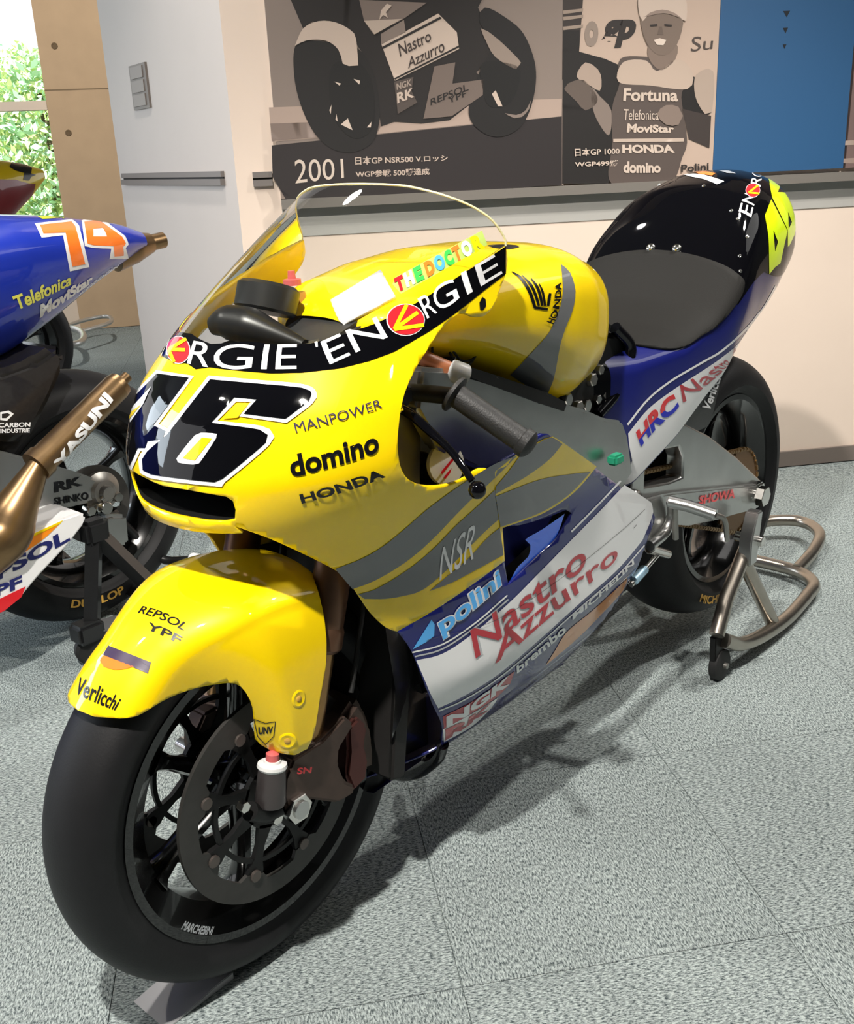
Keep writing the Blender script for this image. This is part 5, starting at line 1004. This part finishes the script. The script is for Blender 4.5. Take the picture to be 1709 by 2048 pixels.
for (u, v) in c8([(620, 1010), (590, 1070), (650, 1150), (680, 1200), (540, 1090), (700, 1010)]): c = L2(u, v, -.16); MB().cyl(c+[0, .03, 0], c, .013, 6, .12, True).build('hub_bolt', CHR, b2)
MB().cyl((1.40, -.17, .335), (1.40, .16, .335), .016).build('rear_axle', CHR, b2)
# belly pan with lettering
py = -.26
pp = [(lambda p: (p[0], p[2]))(L2(u, v, py)) for u, v in c8([(-250, 1400), (0, 1300), (370, 1130), (470, 1096), (508, 1112), (500, 1160), (400, 1290), (230, 1470), (130, 1590), (20, 1680), (-250, 1760)])]
bp2 = MB().prism(pp, py, -.10, .006).build('belly_pan', WHT, b2)
S5 = Surf(lambda a, b: np.stack([a, 0*a+py-.0005, b], -1), (0, 2), (-.2, 1.2), 40, 40, (9, 9), inner=lambda p: p+[0, .5, 0], xf=XF)
decal(S5, c8([(-80, 1345, 'c'), (0, 1308, 'c'), (370, 1140, 'c'), (350, 1165, 'c'), (0, 1330, 'c'), (-80, 1370, 'c')]), YEL, bp2, 1); decal(S5, c8([(-80, 1368, 'c'), (0, 1328, 'c'), (350, 1163, 'c'), (250, 1255), (120, 1345), (0, 1425), (-80, 1470, 'c')]), mat('deep_orange_paint', (.95, .27, .0), .3, coat=1), bp2, 1)
decal(S5, c8([(-80, 1640, 'c'), (0, 1600, 'c'), (150, 1528, 'c'), (125, 1590, 'c'), (20, 1675, 'c'), (-80, 1710, 'c')]), RED, bp2, 1)
text(S5, 'PSOL', c8([(-20, 1500), (410, 1260)]), c8([(-20, 1420), (390, 1188)]), mat('navy_print', (.01, .015, .12), .4), bp2, bold=.04); text(S5, 'PF', c8([(-30, 1595), (130, 1530)]), c8([(-30, 1530), (125, 1462)]), mat('navy_print', (0, 0, 0)), bp2, bold=.04)
MB().prism([(.2, .25), (.9, .25), (1.1, .45), (1.0, .80), (.3, .85)], -.13, .13, .03).build('engine_block', DRK, b2)
FW2 = wheel(b2, 'front_wheel', 0, .30, .298, .12, nsp=5, ph=.2)
MB().prism([(-.1, .70), (.3, 1.05), (.4, .98), (.7, .80), (.75, .3), (.2, .25), (.05, .55)], -.2, .2, .08).build('front_fairing', BLU2, b2)
# black paddock stand of the blue bike
STB = mat('black_stand_metal', (.012, .012, .013), .35, .2, .3)
fx, fy = .357, 1.043
s2 = thing('paddock_stand', 'black square-tube paddock stand with caster beside the blue bike rear wheel', 'stand', (fx, fy, 0))
def W2(u, v, z=None, y=None): return (atz(u, v, z) if z is not None else at(u, v, y))-np.array([fx, fy, 0])
hd = W2(188, 1062, y=1.06); bt_ = W2(184, 1262, y=1.045)
def sq(mb, a, b, w=.032): return mb.tube([a, b], w*.72, 4, 0)
sq(MB(), bt_, hd).build('upright', STB, s2); dg_ = W2(345, 1215, z=.06); sq(MB(), hd, dg_).build('diagonal_brace', STB, s2)
rr2 = W2(262, 1232, z=.07); sq(MB(), bt_, dg_*.0+np.array([dg_[0], dg_[1], .06])).build('bottom_rail', STB, s2)
MB().box(tuple(hd), (.06, .05, .06), None, .01).build('head_block', STB, s2)
MB().lathe([(0, -.014), (.03, -.014), (.037, -.008), (.037, .008), (.03, .014), (0, .014)], (0, 0, .037), (.3, 1, 0), 24).build('caster_wheel', RUBD, s2); MB().box((0, 0, .085), (.07, .055, .05), None, .008).build('caster_fork', STB, s2)
h0 = W2(318, 1115, z=.12); h1 = W2(385, 1120, z=.12); h2 = W2(425, 1128, z=.12)
MB().tube([W2(240, 1040, z=.25), h0, h1], .012, 12, 5).build('handle_bar', STB, s2); MB().tube([h1, h2], .02, 16, 0).build('white_grip', PLS, s2)
far = np.array([0, .52, 0]); sq(MB(), bt_+far, hd+far).build('upright', STB, s2); sq(MB(), hd+far, dg_+far).build('diagonal_brace', STB, s2); sq(MB(), dg_, dg_+far).build('cross_rail', STB, s2)
MB().lathe([(0, -.014), (.03, -.014), (.037, -.008), (.037, .008), (.03, .014), (0, .014)], (0, .52, .037), (.3, 1, 0), 24).build('caster_wheel', RUBD, s2)
# ================================================================== THIRD BIKE and far stand
E_ = ad(85, 348, 4.9); O3 = np.array([E_[0]-1.70, E_[1], 0])
b3 = thing('racing_motorcycle', 'yellow and red racing motorcycle with black 4, mostly hidden behind the blue bike', 'motorcycle', tuple(O3))
X3 = Matrix.Translation(tuple(O3)); T3R = [(.60, .90, .85, .70, .14), (.9, 1.0, .90, .70, .17), (1.15, 1.13, 1.0, .74, .17), (1.35, 1.15, 1.03, .80, .155), (1.5, 1.14, 1.04, .88, .12), (1.62, 1.115, 1.05, .97, .07), (1.70, 1.09, 1.06, 1.04, .02)]
dz = E_[2]-1.07; T3R = [(r[0], r[1]+dz, r[2]+dz, r[3]+dz, r[4]) for r in T3R]
T3 = Surf(body(T3R, 2.1, 1.8), (-1, 1), (.60, 1.70), 60, 60, (.05, .03), inner=lambda p: np.stack([np.clip(p[:, 0], .7, 1.5), 0*p[:, 0], 0*p[:, 0]+.98+dz], -1), xf=X3)
V, F = grid_mesh(T3, -1, 1, .60, 1.70, 60, 50); t3 = mk('seat_cowl', V, F, YEL, b3); orient(t3, T3)
decal(T3, [(.42, .62), (.40, 1.1), (.42, 1.35), (.47, 1.5), (.60, 1.62), (.95, 1.6), (.95, .62)], mat('maroon_paint', (.25, .01, .015), .3, coat=1), t3, 1, 'maroon_side', raw=True, mirror=True)
decal(T3, C([(19, 334), (24, 322), (46, 326), (64, 336), (62, 347), (72, 350), (62, 354), (58, 361), (46, 360), (48, 346), (30, 341)]), INK, t3, 2, 'number_digit')
wheel(b3, 'rear_wheel', 1.38, .335, .325, .19, nsp=5); wheel(b3, 'front_wheel', 0, .30, .298, .12, nsp=5)
MB().prism([(-.1, .70), (.3, 1.05), (.4, .98), (.9, .80), (1.1, .4), (.7, .2), (.2, .22), (.05, .55)], -.18, .18, .08).build('front_fairing', mat('maroon_paint', (0, 0, 0)), b3)
cs_ = atz(135, 668, .16); s3 = thing('paddock_stand', 'pale steel U-shaped stand handles lying on the blue grey carpet under the blue tail', 'stand', (cs_[0], cs_[1], 0))
q3 = lambda u, v, z=.14: atz(u, v, z)-np.array([cs_[0], cs_[1], 0])
MB().tube([q3(95, 660), q3(120, 658), q3(150, 658), q3(166, 668), q3(164, 682), q3(140, 690), q3(100, 688)], .02, 12, 6).build('handle_loop', mat('pale_steel', (.55, .55, .53), .3, .7), s3)
MB().tube([q3(130, 652), q3(170, 640), q3(205, 633), q3(221, 635), q3(220, 645), q3(190, 655), q3(165, 662)], .014, 12, 6).build('handle_loop', mat('pale_steel', (0, 0, 0)), s3)
MB().tube([q3(105, 645), q3(125, 690)], .02, 10, 0).build('cross_bar', STB, s3)
